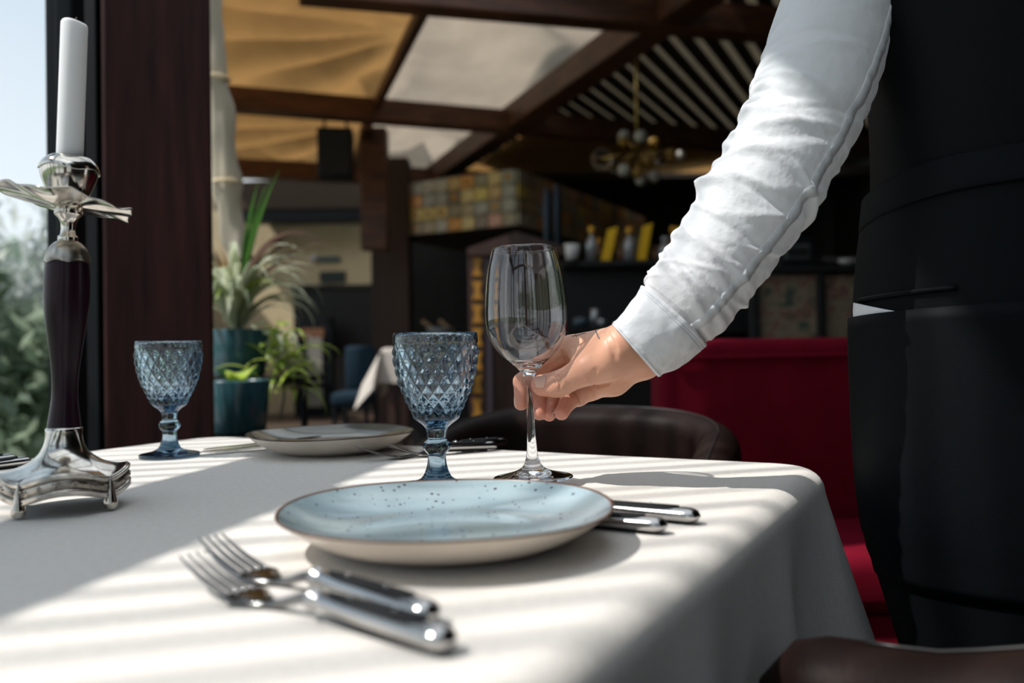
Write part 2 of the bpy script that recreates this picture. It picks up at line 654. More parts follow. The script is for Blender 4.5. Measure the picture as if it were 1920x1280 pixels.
pg = thing('pergola', 'timber pergola of close battens outside the window wall', 'pergola', (-2.80, 0.43, 0.36), math.atan(0.30))
M_PERG = mat('weathered_pergola_timber', (0.20, 0.13, 0.08), 0.8, var=(8, 0.3))
y = 0.12
i = 0
pv, pf = box_mesh((2.35, 0.013, 0.02), 0.003, 1)
bat = None
while y < 2.15:
    wdt = 0.8 + 0.5 * random.random()
    if bat is None:
        bat = obj('batten', pv, pf, M_PERG, pg, False)
        o = bat
    else:
        o = bat.copy()
        COL.objects.link(o)
    o.location = (0.02, y - 1.0, 3.36)
    o.scale = (1, wdt, 1)
    o.rotation_euler = (0, 0, 0.012 * (random.random() - 0.5))
    y += 0.052 + 0.012 * random.random()
for xx in (-1.1, 0.0):
    box('beam', (xx, 0.15, 3.30), (0.08, 2.5, 0.09), M_PERG, pg, bev=0.004)
for xx, yy in ((-1.1, -1.0), (-1.1, 1.3)):
    box('post', (xx, yy, 1.63), (0.09, 0.09, 3.26), M_PERG, pg, bev=0.004)

rl = thing('railing', 'white metal terrace railing with upright bars', 'railing', (1.3, -4.2, 0))
M_WHITE = mat('white_paint', (0.75, 0.76, 0.77), 0.5)
for z in (0.12, 1.05):
    box('rail', (0, 0, z), (7.6, 0.04, 0.04), M_WHITE, rl, bev=0.004)
bar = box('bar', (0, 0, 0.58), (0.016, 0.016, 0.92), M_WHITE, rl, bev=0.002)
for i in range(62):
    o = bar if i == 0 else bar.copy()
    if i:
        COL.objects.link(o)
    o.location = (-3.75 + i * 0.123, 0, 0)

def leaf_mat(name, c, c2, tr=0.35):
    m = mat(name, c, 0.35, var=(14, 0.25), col2=c2)
    nt = m.node_tree
    b = principled(m)
    t = nt.nodes.new('ShaderNodeBsdfTranslucent')
    t.inputs[0].default_value = (*[min(1, x * 1.6) for x in c2], 1)
    mx = nt.nodes.new('ShaderNodeMixShader')
    mx.inputs[0].default_value = tr
    nt.links.new(b.outputs[0], mx.inputs[1])
    nt.links.new(t.outputs[0], mx.inputs[2])
    nt.links.new(mx.outputs[0], nt.nodes['Material Output'].inputs[0])
    return m


M_TRUNK = mat('grey_bark', (0.12, 0.10, 0.08), 0.9, var=(10, 0.4), bump=(20, 0.5, 0.01))
M_LEAFS = [leaf_mat('tree_leaf_green', (0.17, 0.225, 0.15), (0.28, 0.34, 0.245), 0.4),
           leaf_mat('tree_leaf_grey_green', (0.36, 0.385, 0.36), (0.52, 0.55, 0.52), 0.4),
           leaf_mat('tree_leaf_deep_green', (0.18, 0.22, 0.185), (0.28, 0.32, 0.275), 0.4)]


def tree(loc, h, r, lm, label, nl=2600, leaf=0.16, zc=None):
    t = thing('broadleaf_tree', label, 'tree', loc, group='trees outside the windows')
    z0 = (zc or h * 0.62)
    pth = catmull([(0, 0, -0.1), (0.05 * r, 0.03, h * 0.3), (-0.05 * r, 0.05, h * 0.6), (0, 0, h * 0.85)], 10)
    tube('trunk', pth, np.linspace(0.10, 0.03, 10) * h / 4, M_TRUNK, t, 8)
    V, F = [], []
    cl_ = [(rng.normal(0, r * 0.42), rng.normal(0, r * 0.42), z0 + rng.normal(0, h * 0.19), r * (0.25 + 0.3 * rng.random())) for _ in range(26)]
    for k in range(nl):
        c = cl_[rng.integers(len(cl_))]
        d = rng.normal(0, 1, 3)
        d /= np.linalg.norm(d)
        p = np.array(c[:3]) + d * c[3] * (0.55 + 0.45 * rng.random())
        a = rng.normal(0, 1, 3)
        a /= np.linalg.norm(a)
        b = np.cross(a, rng.normal(0, 1, 3))
        b /= np.linalg.norm(b)
        s = leaf * (0.6 + 0.8 * rng.random())
        n = len(V)
        V += [tuple(p - a * s), tuple(p + b * s * 0.4), tuple(p + a * s), tuple(p - b * s * 0.4)]
        F.append((n, n + 1, n + 2, n + 3))
    o = obj('crown', V, F, lm, t, False)
    o['kind'] = 'stuff'
    return t


def out_at(px, d):
    p = W(px, 655, d)
    return (p[0], p[1], -0.4)


tree(out_at(40, 9.0), 2.5, 1.2, M_LEAFS[1], 'pale grey-green tree behind the candlestick', leaf=0.12)
tree(out_at(-60, 7.0), 1.8, 1.0, M_LEAFS[0], 'bright green bush low at the window edge', leaf=0.10)
tree(out_at(100, 15.0), 3.0, 1.7, M_LEAFS[0], 'green tree beside the window column', leaf=0.14)
tree(out_at(20, 17.5), 3.2, 2.2, M_LEAFS[2], 'dark green tree farthest beyond the window', leaf=0.2)
tree(out_at(-330, 11.0), 4.2, 1.9, M_LEAFS[0], 'tall green tree beyond the pergola', leaf=0.16)
tree((-2.0, -9.5, -0.4), 5.2, 1.6, M_LEAFS[2], 'dark tree behind the terrace railing', leaf=0.16, nl=1800)
tree((2.6, -10.5, -0.4), 5.6, 1.8, M_LEAFS[0], 'green tree behind the terrace railing', leaf=0.16, nl=1800)

# ------------------------------------------------------------------ roof: canvas bays and beams
rf_o = bpy.data.objects.new('ceiling_canvas', None)
COL.objects.link(rf_o)
struct(rf_o, 'tented canvas roof with dark timber beams')


def canvas(name, corners, m, zs, apex=None, sag=0.05, n=64, folds=7):
    """cloth bay between four ceiling corners given as (px, py), a bit above the beams"""
    P = [T(px, py, ROOF + 0.12) for px, py in corners]
    ap = T(*apex, ROOF + 0.12) if apex else None

    def fn(u, v):
        p = (1 - u) * (1 - v) * P[0] + u * (1 - v) * P[1] + u * v * P[2] + (1 - u) * v * P[3]
        dz = zs * 16 * u * (1 - u) * v * (1 - v) + 0.03 * noise.noise(Vector(p) * 1.3)
        if ap is not None:
            q = p - ap
            a = math.atan2(q[1], q[0])
            L = math.hypot(q[0], q[1])
            dz += 0.20 * min(1, 7 * min(u, 1 - u, v, 1 - v)) * min(L, 1.2) * abs(math.sin(a * folds)) ** 3 * (1 if L < 4 else 0.5)
        return (p[0], p[1], p[2] + dz)
    V, F = grid_mesh(fn, n, n)
    return obj(name, V, F, m, rf_o)


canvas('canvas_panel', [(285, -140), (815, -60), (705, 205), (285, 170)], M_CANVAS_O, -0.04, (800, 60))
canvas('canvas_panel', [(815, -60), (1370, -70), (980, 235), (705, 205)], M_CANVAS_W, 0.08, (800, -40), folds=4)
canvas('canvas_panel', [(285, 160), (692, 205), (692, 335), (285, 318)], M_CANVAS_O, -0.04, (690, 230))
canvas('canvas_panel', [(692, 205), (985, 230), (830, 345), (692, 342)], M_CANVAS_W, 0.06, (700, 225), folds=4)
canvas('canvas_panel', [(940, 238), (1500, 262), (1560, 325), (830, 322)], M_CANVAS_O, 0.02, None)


V, F = grid_mesh(lambda u, v: (-3.95 + 2.95 * u, 9.6 + 3.0 * v, 3.32 + 0.02 * math.sin(9 * u)), 20, 6)
obj('canvas_panel', V, F, M_AWNING, rf_o)  # hidden white panel added above the bulkhead to light the cream wall


def roof_beam(a, b, w, h, z=ROOF, m=M_BEAM):
    return beam_between('beam', T(a[0], a[1], z), T(b[0], b[1], z), w, h, m, rf_o, 0.012)


roof_beam((560, -30), (1700, 70), 0.17, 0.20)
roof_beam((330, 178), (1420, 268), 0.17, 0.20)
roof_beam((380, 313), (900, 338), 0.22, 0.20)
roof_beam((1420, -100), (785, 352), 0.22, 0.22, ROOF + 0.03)
roof_beam((812, -20), (706, 195), 0.07, 0.10, ROOF + 0.05)
roof_beam((690, 232), (672, 300), 0.10, 0.12, ROOF + 0.02)

# corrugated roof: dark strips stand in for its shaded troughs, under a translucent sheet
M_CORR = canvas_mat('smoky_roof_sheet', (0.062, 0.050, 0.033), 0.6)
M_SHADE_STRIP = mat('roof_shade_strip', (0.030, 0.025, 0.018), 0.8)  # dark colour paints the shade between the lit ridges
cd = np.array([0.456, 0.89])
cn = np.array([0.89, -0.456])
cb = T(1230, 75, 3.2)[:2]
dA, dB = T(1420, -100, 3.27)[:2], T(785, 352, 3.27)[:2]
dD = (dB - dA) / np.linalg.norm(dB - dA)
V, F = grid_mesh(lambda u, v: (*(cb + cn * (-3.2 + 5.8 * u) + cd * (-2.2 + 6.6 * v)), 3.40), 60, 60)
ke = [f for f in F if dD[0] * (np.mean([V[i][1] for i in f]) - dA[1]) - dD[1] * (np.mean([V[i][0] for i in f]) - dA[0]) < 0.04]
obj('roof_sheet', V, ke, M_CORR, rf_o, True)
for k in range(33):
    a = -3.1 + 0.17 * k
    # start each strip at the diagonal main beam
    den = dD[0] * cd[1] - dD[1] * cd[0]
    o_ = cb + cn * a - dA
    b0 = -(dD[0] * o_[1] - dD[1] * o_[0]) / den
    lo_, hi_ = (-2.2, min(4.2, b0)) if den > 0 else (max(-2.2, b0), 4.2)
    if hi_ - lo_ < 0.1:
        continue
    p, q = cb + cn * a + cd * lo_, cb + cn * a + cd * hi_
    beam_between('shade_strip', (p[0], p[1], 3.30), (q[0], q[1], 3.30), 0.085, 0.05, M_SHADE_STRIP, rf_o, 0.004)

# ------------------------------------------------------------------ far wall with door
M_DOOR = mat('black_door', (0.012, 0.011, 0.011), 0.5)


def wpanel(name, x0, y0, x1, y1, d, th, m, parent=None, bev=0.004):
    """upright box that fills the pixel rectangle at depth d"""
    a, b = W(x0, y1, d), W(x1, y0, d)
    return box(name, ((a[0] + b[0]) / 2, d + th / 2, (a[2] + b[2]) / 2), (b[0] - a[0], th, b[2] - a[2]), m, parent, bev=bev, world=True)


cw = wpanel('wall_back', 395, 345, 720, 800, 12.2, 0.15, M_CREAM)
struct(cw, 'cream plaster wall with a black door and two small signs')
dr = bpy.data.objects.new('door_1', None)
COL.objects.link(dr)
struct(dr, 'black double door in the cream far wall')
wpanel('door_leaf', 553, 542, 625, 812, 12.14, 0.05, M_DOOR, dr)
wpanel('door_leaf', 627, 542, 700, 812, 12.14, 0.05, M_DOOR, dr)
wpanel('door_frame', 546, 532, 706, 542, 12.1, 0.09, M_DOOR, dr)
M_SIGN_T = mat('teal_sign_plate', (0.10, 0.16, 0.17), 0.5)
M_SIGN_D = mat('dark_sign_plate', (0.03, 0.045, 0.045), 0.5)
s1 = wpanel('wall_sign', 596, 480, 637, 491, 12.15, 0.03, M_SIGN_T)
tag(s1, 'narrow teal sign plate high on the cream wall', 'sign')
s2 = wpanel('wall_sign', 599, 508, 647, 529, 12.15, 0.03, M_SIGN_D)
tag(s2, 'dark rectangular sign plate just above the black door', 'sign')
lamp = thing('wall_lamp', 'small pale round lamp beside the teal sign', 'lamp', tuple(W(588, 484, 12.12)))
V, F = sphere_mesh((0, 0, 0), 0.05)
obj('globe', V, F, M_WHITE, lamp)
box('bracket', (0, 0.05, 0), (0.03, 0.09, 0.03), M_BLACK, lamp)
ac = wpanel('lintel_beam', 448, 393, 700, 416, 11.6, 0.3, M_BLACK)
struct(ac, 'black beam above the cream wall')
ac2 = wpanel('bulkhead', 400, 306, 712, 393, 11.7, 0.3, mat('brown_bulkhead', (0.040, 0.024, 0.013), 0.8))
struct(ac2, 'brown bulkhead under the canvas roof')
# pale poster stand in front of the door
ps = thing('display_case', 'dark glass fronted case with a pale printed strip by the door', 'display case', tuple(T(588, 800, 0.02)) if False else (W(588, 655, 11.4)[0], 11.4, 0))
box('case', (0, 0.1, 0.68), (0.5, 0.2, 1.36), M_BLACK, ps)
M_STRIP = mat('pale_printed_strip', (0.30, 0.29, 0.26), 0.6, var=(30, 0.6, (1, 1, 3)))
box('printed_strip', (0.02, -0.012, 0.62), (0.20, 0.02, 0.95), M_STRIP, ps)
box('printed_header', (-0.02, -0.012, 1.16), (0.34, 0.02, 0.12), mat('brown_printed_header', (0.22, 0.10, 0.05), 0.6), ps)

# timber posts near the hood
pst = beam_between('column_2', (W(735, 500, 8.9)[0], 8.9, 0), (W(735, 500, 8.9)[0], 8.9, 2.95), 0.40, 0.30, mat('brown_post_timber', (0.040, 0.018, 0.011), 0.6, var=(5, 0.4, (1, 1, 0.2))), None, up=(0, 1, 0))
struct(pst, 'broad brown timber post left of the tiled hood')
pst2 = beam_between('gap_strip', (W(706, 500, 10.4)[0], 10.4, 0), (W(706, 500, 10.4)[0], 10.4, 3.0), 0.10, 0.1, M_CREAM, None, up=(0, 1, 0))  # post added in place of a bright window gap
struct(pst2, 'slim cream strip standing in for a bright gap beyond the brown post')
pst3 = beam_between('column_4', (W(702, 330, 8.2)[0], 8.2, 1.9), (W(702, 330, 8.2)[0], 8.2, 3.1), 0.26, 0.2, M_BEAM, None, up=(0, 1, 0))
struct(pst3, 'short brown hanging post beside the speaker')

# loudspeaker hung from the roof beam
sp = thing('hanging_speaker', 'black loudspeaker box hanging from the roof beam', 'speaker', tuple(W(630, 290, 7.4)))
box('cabinet', (0, 0, 0), (0.31, 0.24, 0.44), M_BLACK, sp, rz=0.12, bev=0.02)
box('grille', (0.014, -0.125, 0), (0.27, 0.012, 0.40), mat('black_speaker_mesh', (0.006, 0.007, 0.008), 0.8), sp, rz=0.12, bev=0.005)
for dx in (-0.1, 0.1):
    tube('hanger', [(dx, 0, 0.2), (dx, 0, 0.36)], 0.012, M_BLACK, sp, 8)

# ------------------------------------------------------------------ tiled chimney hood
hood = thing('tiled_hood', 'chimney hood clad in small square multicoloured glazed tiles', 'hood', (W(725, 400, 9.0)[0], 9.0, 0))
hx, hy = W(725, 400, 9.0)[0], 9.0
ha = np.array([0.871, -0.491])
hb = np.array([0.491, 0.871])
zt, zb = W(725, 349, 9.0)[2], W(725, 446, 9.0)[2]
LA, LB = 1.62, 3.6
M_GROUT = mat('dark_tile_grout', (0.03, 0.026, 0.02), 0.9)
MB().add([(0, 0, zb), (ha[0] * LA, ha[1] * LA, zb), (ha[0] * LA + hb[0] * LB, ha[1] * LA + hb[1] * LB, zb), (hb[0] * LB, hb[1] * LB, zb),
          (0, 0, zt + 0.015), (ha[0] * LA, ha[1] * LA, zt + 0.015), (ha[0] * LA + hb[0] * LB, ha[1] * LA + hb[1] * LB, zt + 0.015), (hb[0] * LB, hb[1] * LB, zt + 0.015)],
         [(0, 3, 2, 1), (4, 5, 6, 7), (0, 1, 5, 4), (1, 2, 6, 5), (2, 3, 7, 6), (3, 0, 4, 7)]).build('hood_body', M_GROUT, hood)
tcols = [(0.30, 0.20, 0.09), (0.22, 0.17, 0.10), (0.38, 0.17, 0.05), (0.17, 0.14, 0.09), (0.36, 0.27, 0.12), (0.20, 0.19, 0.16), (0.30, 0.16, 0.12), (0.26, 0.24, 0.19), (0.13, 0.10, 0.07), (0.42, 0.28, 0.08)]
tmats = [mat('glazed_tile_%d' % k, tuple(min(0.8, x * 2.2) for x in c), 0.35, var=(25, 0.3)) for k, c in enumerate(tcols)]
M_DOT = mat('amber_tile_motif', (0.50, 0.24, 0.04), 0.3)
M_DOTP = mat('pale_tile_motif', (0.50, 0.46, 0.36), 0.3)
th_ = (zt - zb) / 4
NA, NB = 10, 18
tmesh = {}


def tile_at(org, ax, k, r, L, n, out):
    s = L / n
    c = org + ax * (k + 0.5) * s
    mi = random.randrange(len(tmats))
    key = (n, mi)
    ang = math.atan2(ax[1], ax[0])
    if key not in tmesh:
        V, F = box_mesh((s * 0.93, 0.03, th_ * 0.93), 0.004, 1)
        o = obj('tile', V, F, tmats[mi], hood, False)
        tmesh[key] = o.data
    else:
        o = bpy.data.objects.new('tile', tmesh[key])
        COL.objects.link(o)
        o.parent = hood
    o.location = (c[0] + out[0] * 0.008, c[1] + out[1] * 0.008, zb + (r + 0.5) * th_)
    o.rotation_euler = (0, 0, ang)
    if random.random() < 0.45 and n == NA:
        V, F = box_mesh((s * 0.42, 0.008, th_ * 0.42), 0.002, 1)
        q = obj('motif', V, F, M_DOT if random.random() < 0.7 else M_DOTP, o, False)
        q.location = (0, -0.017, 0)
        q.rotation_euler = (0, PI / 4, 0)


for k in range(NA):
    for r in range(4):
        tile_at(np.array([0.0, 0.0]), ha, k, r, LA, NA, (-hb[0], -hb[1]))
o1 = ha * LA
for k in range(NB):
    for r in range(4):
        tile_at(o1, hb, k, r, LB, NB, (ha[0], ha[1]))

# ------------------------------------------------------------------ bar, shelves, bottles
M_BAR = mat('black_bar_front', (0.010, 0.010, 0.011), 0.5)
bar_ = thing('bar_counter', 'black bar with a high rear shelf and a lower ledge', 'bar', (2.0, 6.0, 0))
zs_ = W(1180, 489, 6.0)[2]
xl = W(1052, 489, 6.0)[0]
box('upper_shelf', ((xl + 4.6) / 2 - 2.0, 0.18, zs_ - 0.02), (4.6 - xl, 0.5, 0.04), M_BAR, bar_)
box('rear_body', ((xl + 4.6) / 2 - 2.0, 0.25, zs_ / 2 - 0.02), (4.6 - xl, 0.34, zs_ - 0.04), M_BAR, bar_)
zl = W(1100, 616, 5.5)[2]
box('lower_ledge', ((xl + 4.6) / 2 - 2.0, -0.35, zl - 0.02), (4.6 - xl, 0.6, 0.04), M_BAR, bar_)
box('front_body', ((xl + 4.6) / 2 - 2.0, -0.3, zl / 2 - 0.02), (4.6 - xl, 0.46, zl - 0.04), M_BAR, bar_)

M_YEL = mat('yellow_card', (0.95, 0.56, 0.015), 0.6)
M_ORG = mat('amber_cap', (0.70, 0.36, 0.03), 0.4)
M_BOT = mat('silvery_bottle_glass', (0.34, 0.35, 0.36), 0.2, 0.3)
M_BRN = mat('brown_bottle_glass', (0.20, 0.10, 0.04), 0.2)


def bottle(px, d, h, m, capm, label, r=0.04):
    p = W(px, 489, d)
    t = thing('bottle', label, 'bottle', (p[0], d, zs_), group='bottles along the bar shelf')
    lathe('body', [(0.001, 0), (r, 0.002), (r, h * 0.5), (r * 0.75, h * 0.62), (r * 0.36, h * 0.72), (r * 0.34, h * 0.8), (0.001, h * 0.8)], m, t, 20)
    lathe('cap', [(0.001, h * 0.8), (r * 0.5, h * 0.8), (r * 0.62, h * 0.9), (r * 0.5, h), (0.001, h)], capm, t, 16)
    return t


bottle(1110, 5.98, 0.25, M_BOT, M_ORG, 'silvery bottle with amber cap, leftmost on the bar shelf', 0.042)
bottle(1124, 6.1, 0.18, M_BRN, M_ORG, 'small brown bottle beside the first yellow folder', 0.026)
bottle(1181, 5.98, 0.24, M_BOT, M_ORG, 'silvery bottle between the two yellow folders', 0.046)
bottle(1164, 6.1, 0.15, M_BRN, M_BRN, 'short brown bottle right of the first yellow folder', 0.032)
bottle(1248, 5.98, 0.17, M_BOT, M_BOT, 'grey bottle next to the white sleeve', 0.05)
bottle(1263, 6.1, 0.26, M_BRN, M_ORG, 'amber capped brown bottle half hidden by the sleeve', 0.036)
bottle(1229, 6.1, 0.12, M_BRN, M_BRN, 'short reddish brown bottle right of the second yellow folder', 0.03)


def folder(x0, x1, ytop, lean, label):
    p = W((x0 + x1) / 2, 489, 5.95)
    t = thing('yellow_folder', label, 'folder', (p[0], 5.97, zs_), group='yellow folders on the bar shelf')
    w_ = (x1 - x0) / FPX * 5.95
    h_ = (489 - ytop) / FPX * 5.95
    for k in range(3):
        dx = 0.004 * k
        V = [(-w_ / 2 + dx, 0.012 * k, 0), (w_ / 2 + dx, 0.012 * k, 0), (w_ / 2 + lean + dx, 0.012 * k, h_ * (1.0 + 0.02 * k)), (-w_ / 2 + lean + dx, 0.012 * k, h_ * 0.95)]
        V += [(v[0], v[1] + 0.008, v[2]) for v in V]
        obj('card_leaf', V, [(0, 1, 2, 3), (7, 6, 5, 4), (0, 4, 5, 1), (1, 5, 6, 2), (2, 6, 7, 3), (3, 7, 4, 0)], M_YEL, t, False)


folder(1127, 1145, 426, 0.055, 'leaning yellow card folder nearer the wine glass')
folder(1194, 1212, 421, 0.05, 'leaning yellow card folder, second along the bar shelf')
folder(1262, 1282, 424, 0.03, 'yellow card folder partly behind the white sleeve')

wc = thing('white_cup', 'plain white cup at the end of the bar shelf', 'cup', (W(1074, 500, 5.85)[0], 5.88, zs_))
lathe('cup_body', [(0.001, 0), (0.045, 0.002), (0.06, 0.11), (0.055, 0.11), (0.042, 0.008), (0.001, 0.008)], mat('white_china', (0.62, 0.62, 0.60), 0.3), wc, 24)

tw = thing('tap_column', 'tall pair of blue-black metal tubes standing on the bar', 'tap', (W(1037, 480, 6.3)[0], 6.3, 0))
M_TUBE = mat('blue_black_tube', (0.012, 0.022, 0.035), 0.3, 0.4)
for dx, zt_ in ((-0.038, W(1029, 352, 6.3)[2]), (0.038, W(1046, 345, 6.3)[2])):
    lathe('tube', [(0.001, 1.0), (0.034, 1.0), (0.034, zt_ - 0.05), (0.022, zt_), (0.001, zt_)], M_TUBE, tw, 20, loc=(dx, 0, 0))
box('stand', (0, 0, 0.6), (0.24, 0.2, 1.2), M_BAR, tw)


def tumbler(px, d, h, r, m, label, z):
    p = W(px, 610, d)
    t = thing('bar_glass', label, 'glass', (p[0], d, z))
    lathe('glass_body', [(0.001, 0), (r * 0.8, 0.002), (r, h), (r * 0.93, h), (r * 0.72, 0.012), (0.001, 0.012)], m, t, 20)


M_BGL = mat('dull_blue_glass', (0.10, 0.16, 0.20), 0.15, 0.2, trans=0.3)
M_SGL = mat('silvery_glass', (0.42, 0.45, 0.48), 0.15, 0.6)
tumbler(1090, 5.45, 0.07, 0.055, M_BGL, 'low blue glass on the bar ledge behind the hand', zl)
tumbler(1116, 5.5, 0.13, 0.03, M_SGL, 'slim silvery glass on the bar ledge above the wrist', zl)
tumbler(1128, 5.45, 0.06, 0.03, M_SGL, 'short silvery glass on the bar ledge above the wrist', zl)
tumbler(1418, 5.45, 0.16, 0.04, M_SGL, 'pale glass on the bar ledge under the shirt sleeve', zl)

# patterned panels, ledge and clutter to the right, behind the waiter
M_FLOR = mat('faded_floral_panel', (0.115, 0.09, 0.06), 0.6)
nt = M_FLOR.node_tree
co_n = nt.nodes.new('ShaderNodeTexCoord')
vo = nt.nodes.new('ShaderNodeTexNoise')
vo.inputs['Scale'].default_value = 14
vo.inputs['Detail'].default_value = 3
cr = nt.nodes.new('ShaderNodeValToRGB')
e = cr.color_ramp.elements
e[0].position, e[0].color = 0.32, (0.05, 0.075, 0.065, 1)
e[1].position, e[1].color = 0.44, (0.20, 0.16, 0.10, 1)
for ps_, c_ in ((0.52, (0.25, 0.21, 0.15, 1)), (0.58, (0.22, 0.10, 0.08, 1)), (0.68, (0.12, 0.11, 0.07, 1))):
    q = e.new(ps_)
    q.color = c_
nt.links.new(co_n.outputs['Object'], vo.inputs['Vector'])
nt.links.new(vo.outputs['Fac'], cr.inputs[0])
nt.links.new(cr.outputs[0], nt.nodes['Principled BSDF'].inputs['Base Color'])
sb = thing('sideboard', 'black sideboard with two faded floral panels behind the red sofa', 'sideboard', (W(1530, 600, 4.7)[0], 4.7, 0))
wpanel('top', 1380, 492, 1900, 511, 4.6, 0.5, M_BAR, sb)
wpanel('floral_panel', 1424, 514, 1536, 640, 4.66, 0.03, M_FLOR, sb)
wpanel('floral_panel', 1548, 514, 1660, 640, 4.66, 0.03, M_FLOR, sb)
wpanel('stile', 1536, 510, 1548, 640, 4.62, 0.06, M_BAR, sb)
wpanel('stile', 1410, 510, 1424, 640, 4.62, 0.06, M_BAR, sb)
wpanel('floral_panel', 1672, 514, 1784, 640, 4.66, 0.03, M_FLOR, sb)
wpanel('stile', 1660, 510, 1672, 640, 4.62, 0.06, M_BAR, sb)
a = W(1410, 640, 4.66)
b = W(1900, 640, 4.66)
box('lower_body', ((a[0] + b[0]) / 2, 4.9, a[2] / 2), (b[0] - a[0], 0.4, a[2]), M_BAR, sb, world=True)
rd = thing('radio_box', 'dark box with a pale framed dial on the sideboard', 'radio', (W(1495, 470, 4.8)[0], 4.8, W(1600, 492, 4.6)[2] + 0.026))
box('case', (0, 0.06, 0.06), (0.20, 0.12, 0.17), M_BLACK, rd, bev=0.008)
M_DIAL = mat('grey_dial', (0.07, 0.08, 0.075), 0.4)
box('dial_frame', (0.0, -0.005, 0.06), (0.15, 0.012, 0.09), M_DIAL, rd, bev=0.006)
box('dial_glass', (0.0, -0.013, 0.06), (0.12, 0.006, 0.05), M_BAR, rd, bev=0.002)
M_PAPER = mat('white_paper', (0.80, 0.80, 0.82), 0.7)
M_CHINA = mat('dull_white_china', (0.50, 0.49, 0.45), 0.35)
for px_, r_, lab in ((1592, 0.055, 'small white saucer on the sideboard, nearer the shirt sleeve'), (1622, 0.05, 'small white saucer on the sideboard, beside the black apron')):
    p = W(px_, 492, 4.72)
    s_ = thing('saucer', lab, 'saucer', (p[0], 4.74, W(1600, 492, 4.6)[2]))
    lathe('dish', [(0.001, 0.004), (r_ * 0.6, 0.002), (r_, 0.03), (r_ * 0.96, 0.032), (r_ * 0.55, 0.009), (0.001, 0.009)], M_CHINA, s_, 24)

# carved wooden cabinet with yellow inlay
cbn = thing('carved_cabinet', 'tall dark wooden cabinet with yellow hourglass inlay and pediment', 'cabinet', (W(970, 600, 4.8)[0], 4.8, 0))
M_CAB = mat('dark_cabinet_wood', (0.045, 0.020, 0.014), 0.45, var=(6, 0.4, (6, 6, 0.5)))
zt_c = W(900, 478, 4.7)[2]
wpanel('carcass', 884, 478, 1050, 800, 4.75, 0.4, M_CAB, cbn)
wpanel('pilaster', 882, 478, 908, 800, 4.70, 0.06, M_CAB, cbn)
wpanel('side_strip', 909, 478, 920, 800, 4.71, 0.05, mat('lilac_grey_strip', (0.13, 0.10, 0.12), 0.4), cbn)
wpanel('plinth', 878, 800, 1056, 953, 4.70, 0.46, M_CAB, cbn)
a, b = W(876, 478, 4.66), W(1060, 478, 4.66)
mx_ = (a[0] + b[0]) / 2
V = []
for yy in (4.66, 5.16):
    V += [(a[0], yy, a[2]), (b[0], yy, a[2]), (b[0], yy, a[2] + 0.04), (mx_, yy, a[2] + 0.13), (a[0], yy, a[2] + 0.04)]
F = [(0, 1, 2, 3, 4), (9, 8, 7, 6, 5)] + [(i, i + 5, (i + 1) % 5 + 5, (i + 1) % 5) for i in range(5)]
obj('pediment', V, F, M_CAB, cbn, False, world=True)
M_INLAY = mat('yellow_inlay', (0.40, 0.19, 0.025), 0.4)
for k in range(7):
    c = W(895, 500 + 44 * k, 4.69)
    hw, hh = 0.03, 0.052
    V = []
    for yy in (0.0, 0.012):
        V += [(c[0] - hw, c[1] + yy, c[2] - hh), (c[0] + hw, c[1] + yy, c[2] - hh), (c[0] + hw * 0.45, c[1] + yy, c[2]), (c[0] + hw, c[1] + yy, c[2] + hh), (c[0] - hw, c[1] + yy, c[2] + hh), (c[0] - hw * 0.45, c[1] + yy, c[2])]
    F = [(0, 1, 2, 3, 4, 5), (11, 10, 9, 8, 7, 6)] + [(i, i + 6, (i + 1) % 6 + 6, (i + 1) % 6) for i in range(6)]
    obj('inlay', V, F, M_INLAY, cbn, False, world=True)

# chandelier of glass globes
ch = thing('globe_chandelier', 'brass chandelier of clear and amber glass globes', 'chandelier', tuple(W(1195, 288, 6.6)))
M_BRASS = mat('brass', (0.45, 0.30, 0.10), 0.3, 1.0)
M_GLOBE = glass_mat('smoky_globe_glass', (0.95, 0.93, 0.88), 1.25)
M_AMBER = mat('amber_glass', (0.55, 0.34, 0.08), 0.15, trans=0.6, ior=1.3)
M_PEARL = mat('pearl_glass', (0.55, 0.53, 0.47), 0.2, trans=0.3)
tube('stem', [(0, 0, 0), (0, 0, 3.42 - W(1195, 288, 6.6)[2])], 0.012, M_BRASS, ch, 8)
cc = W(1195, 288, 6.6)
for k, (px_, py_, r_, mm) in enumerate([(1128, 298, 0.085, M_GLOBE), (1170, 255, 0.05, M_PEARL), (1201, 256, 0.05, M_PEARL), (1225, 268, 0.045, M_AMBER), (1168, 265, 0.04, M_AMBER),
                                        (1257, 290, 0.05, M_AMBER), (1276, 291, 0.04, M_PEARL), (1196, 324, 0.045, M_AMBER), (1202, 338, 0.045, M_PEARL), (1227, 331, 0.05, M_PEARL),
                                        (1170, 319, 0.05, M_PEARL), (1152, 312, 0.05, M_GLOBE), (1240, 298, 0.06, M_GLOBE), (1215, 300, 0.05, M_AMBER)]):
    p = W(px_, py_, 6.6 + 0.25 * math.sin(k * 2.4)) - cc
    tube('arm', [(0, 0, 0.02), tuple(p)], 0.008, M_BRASS, ch, 8)
    V, F = sphere_mesh(p, r_, 18, 12)
    obj('globe', V, F, mm, ch)

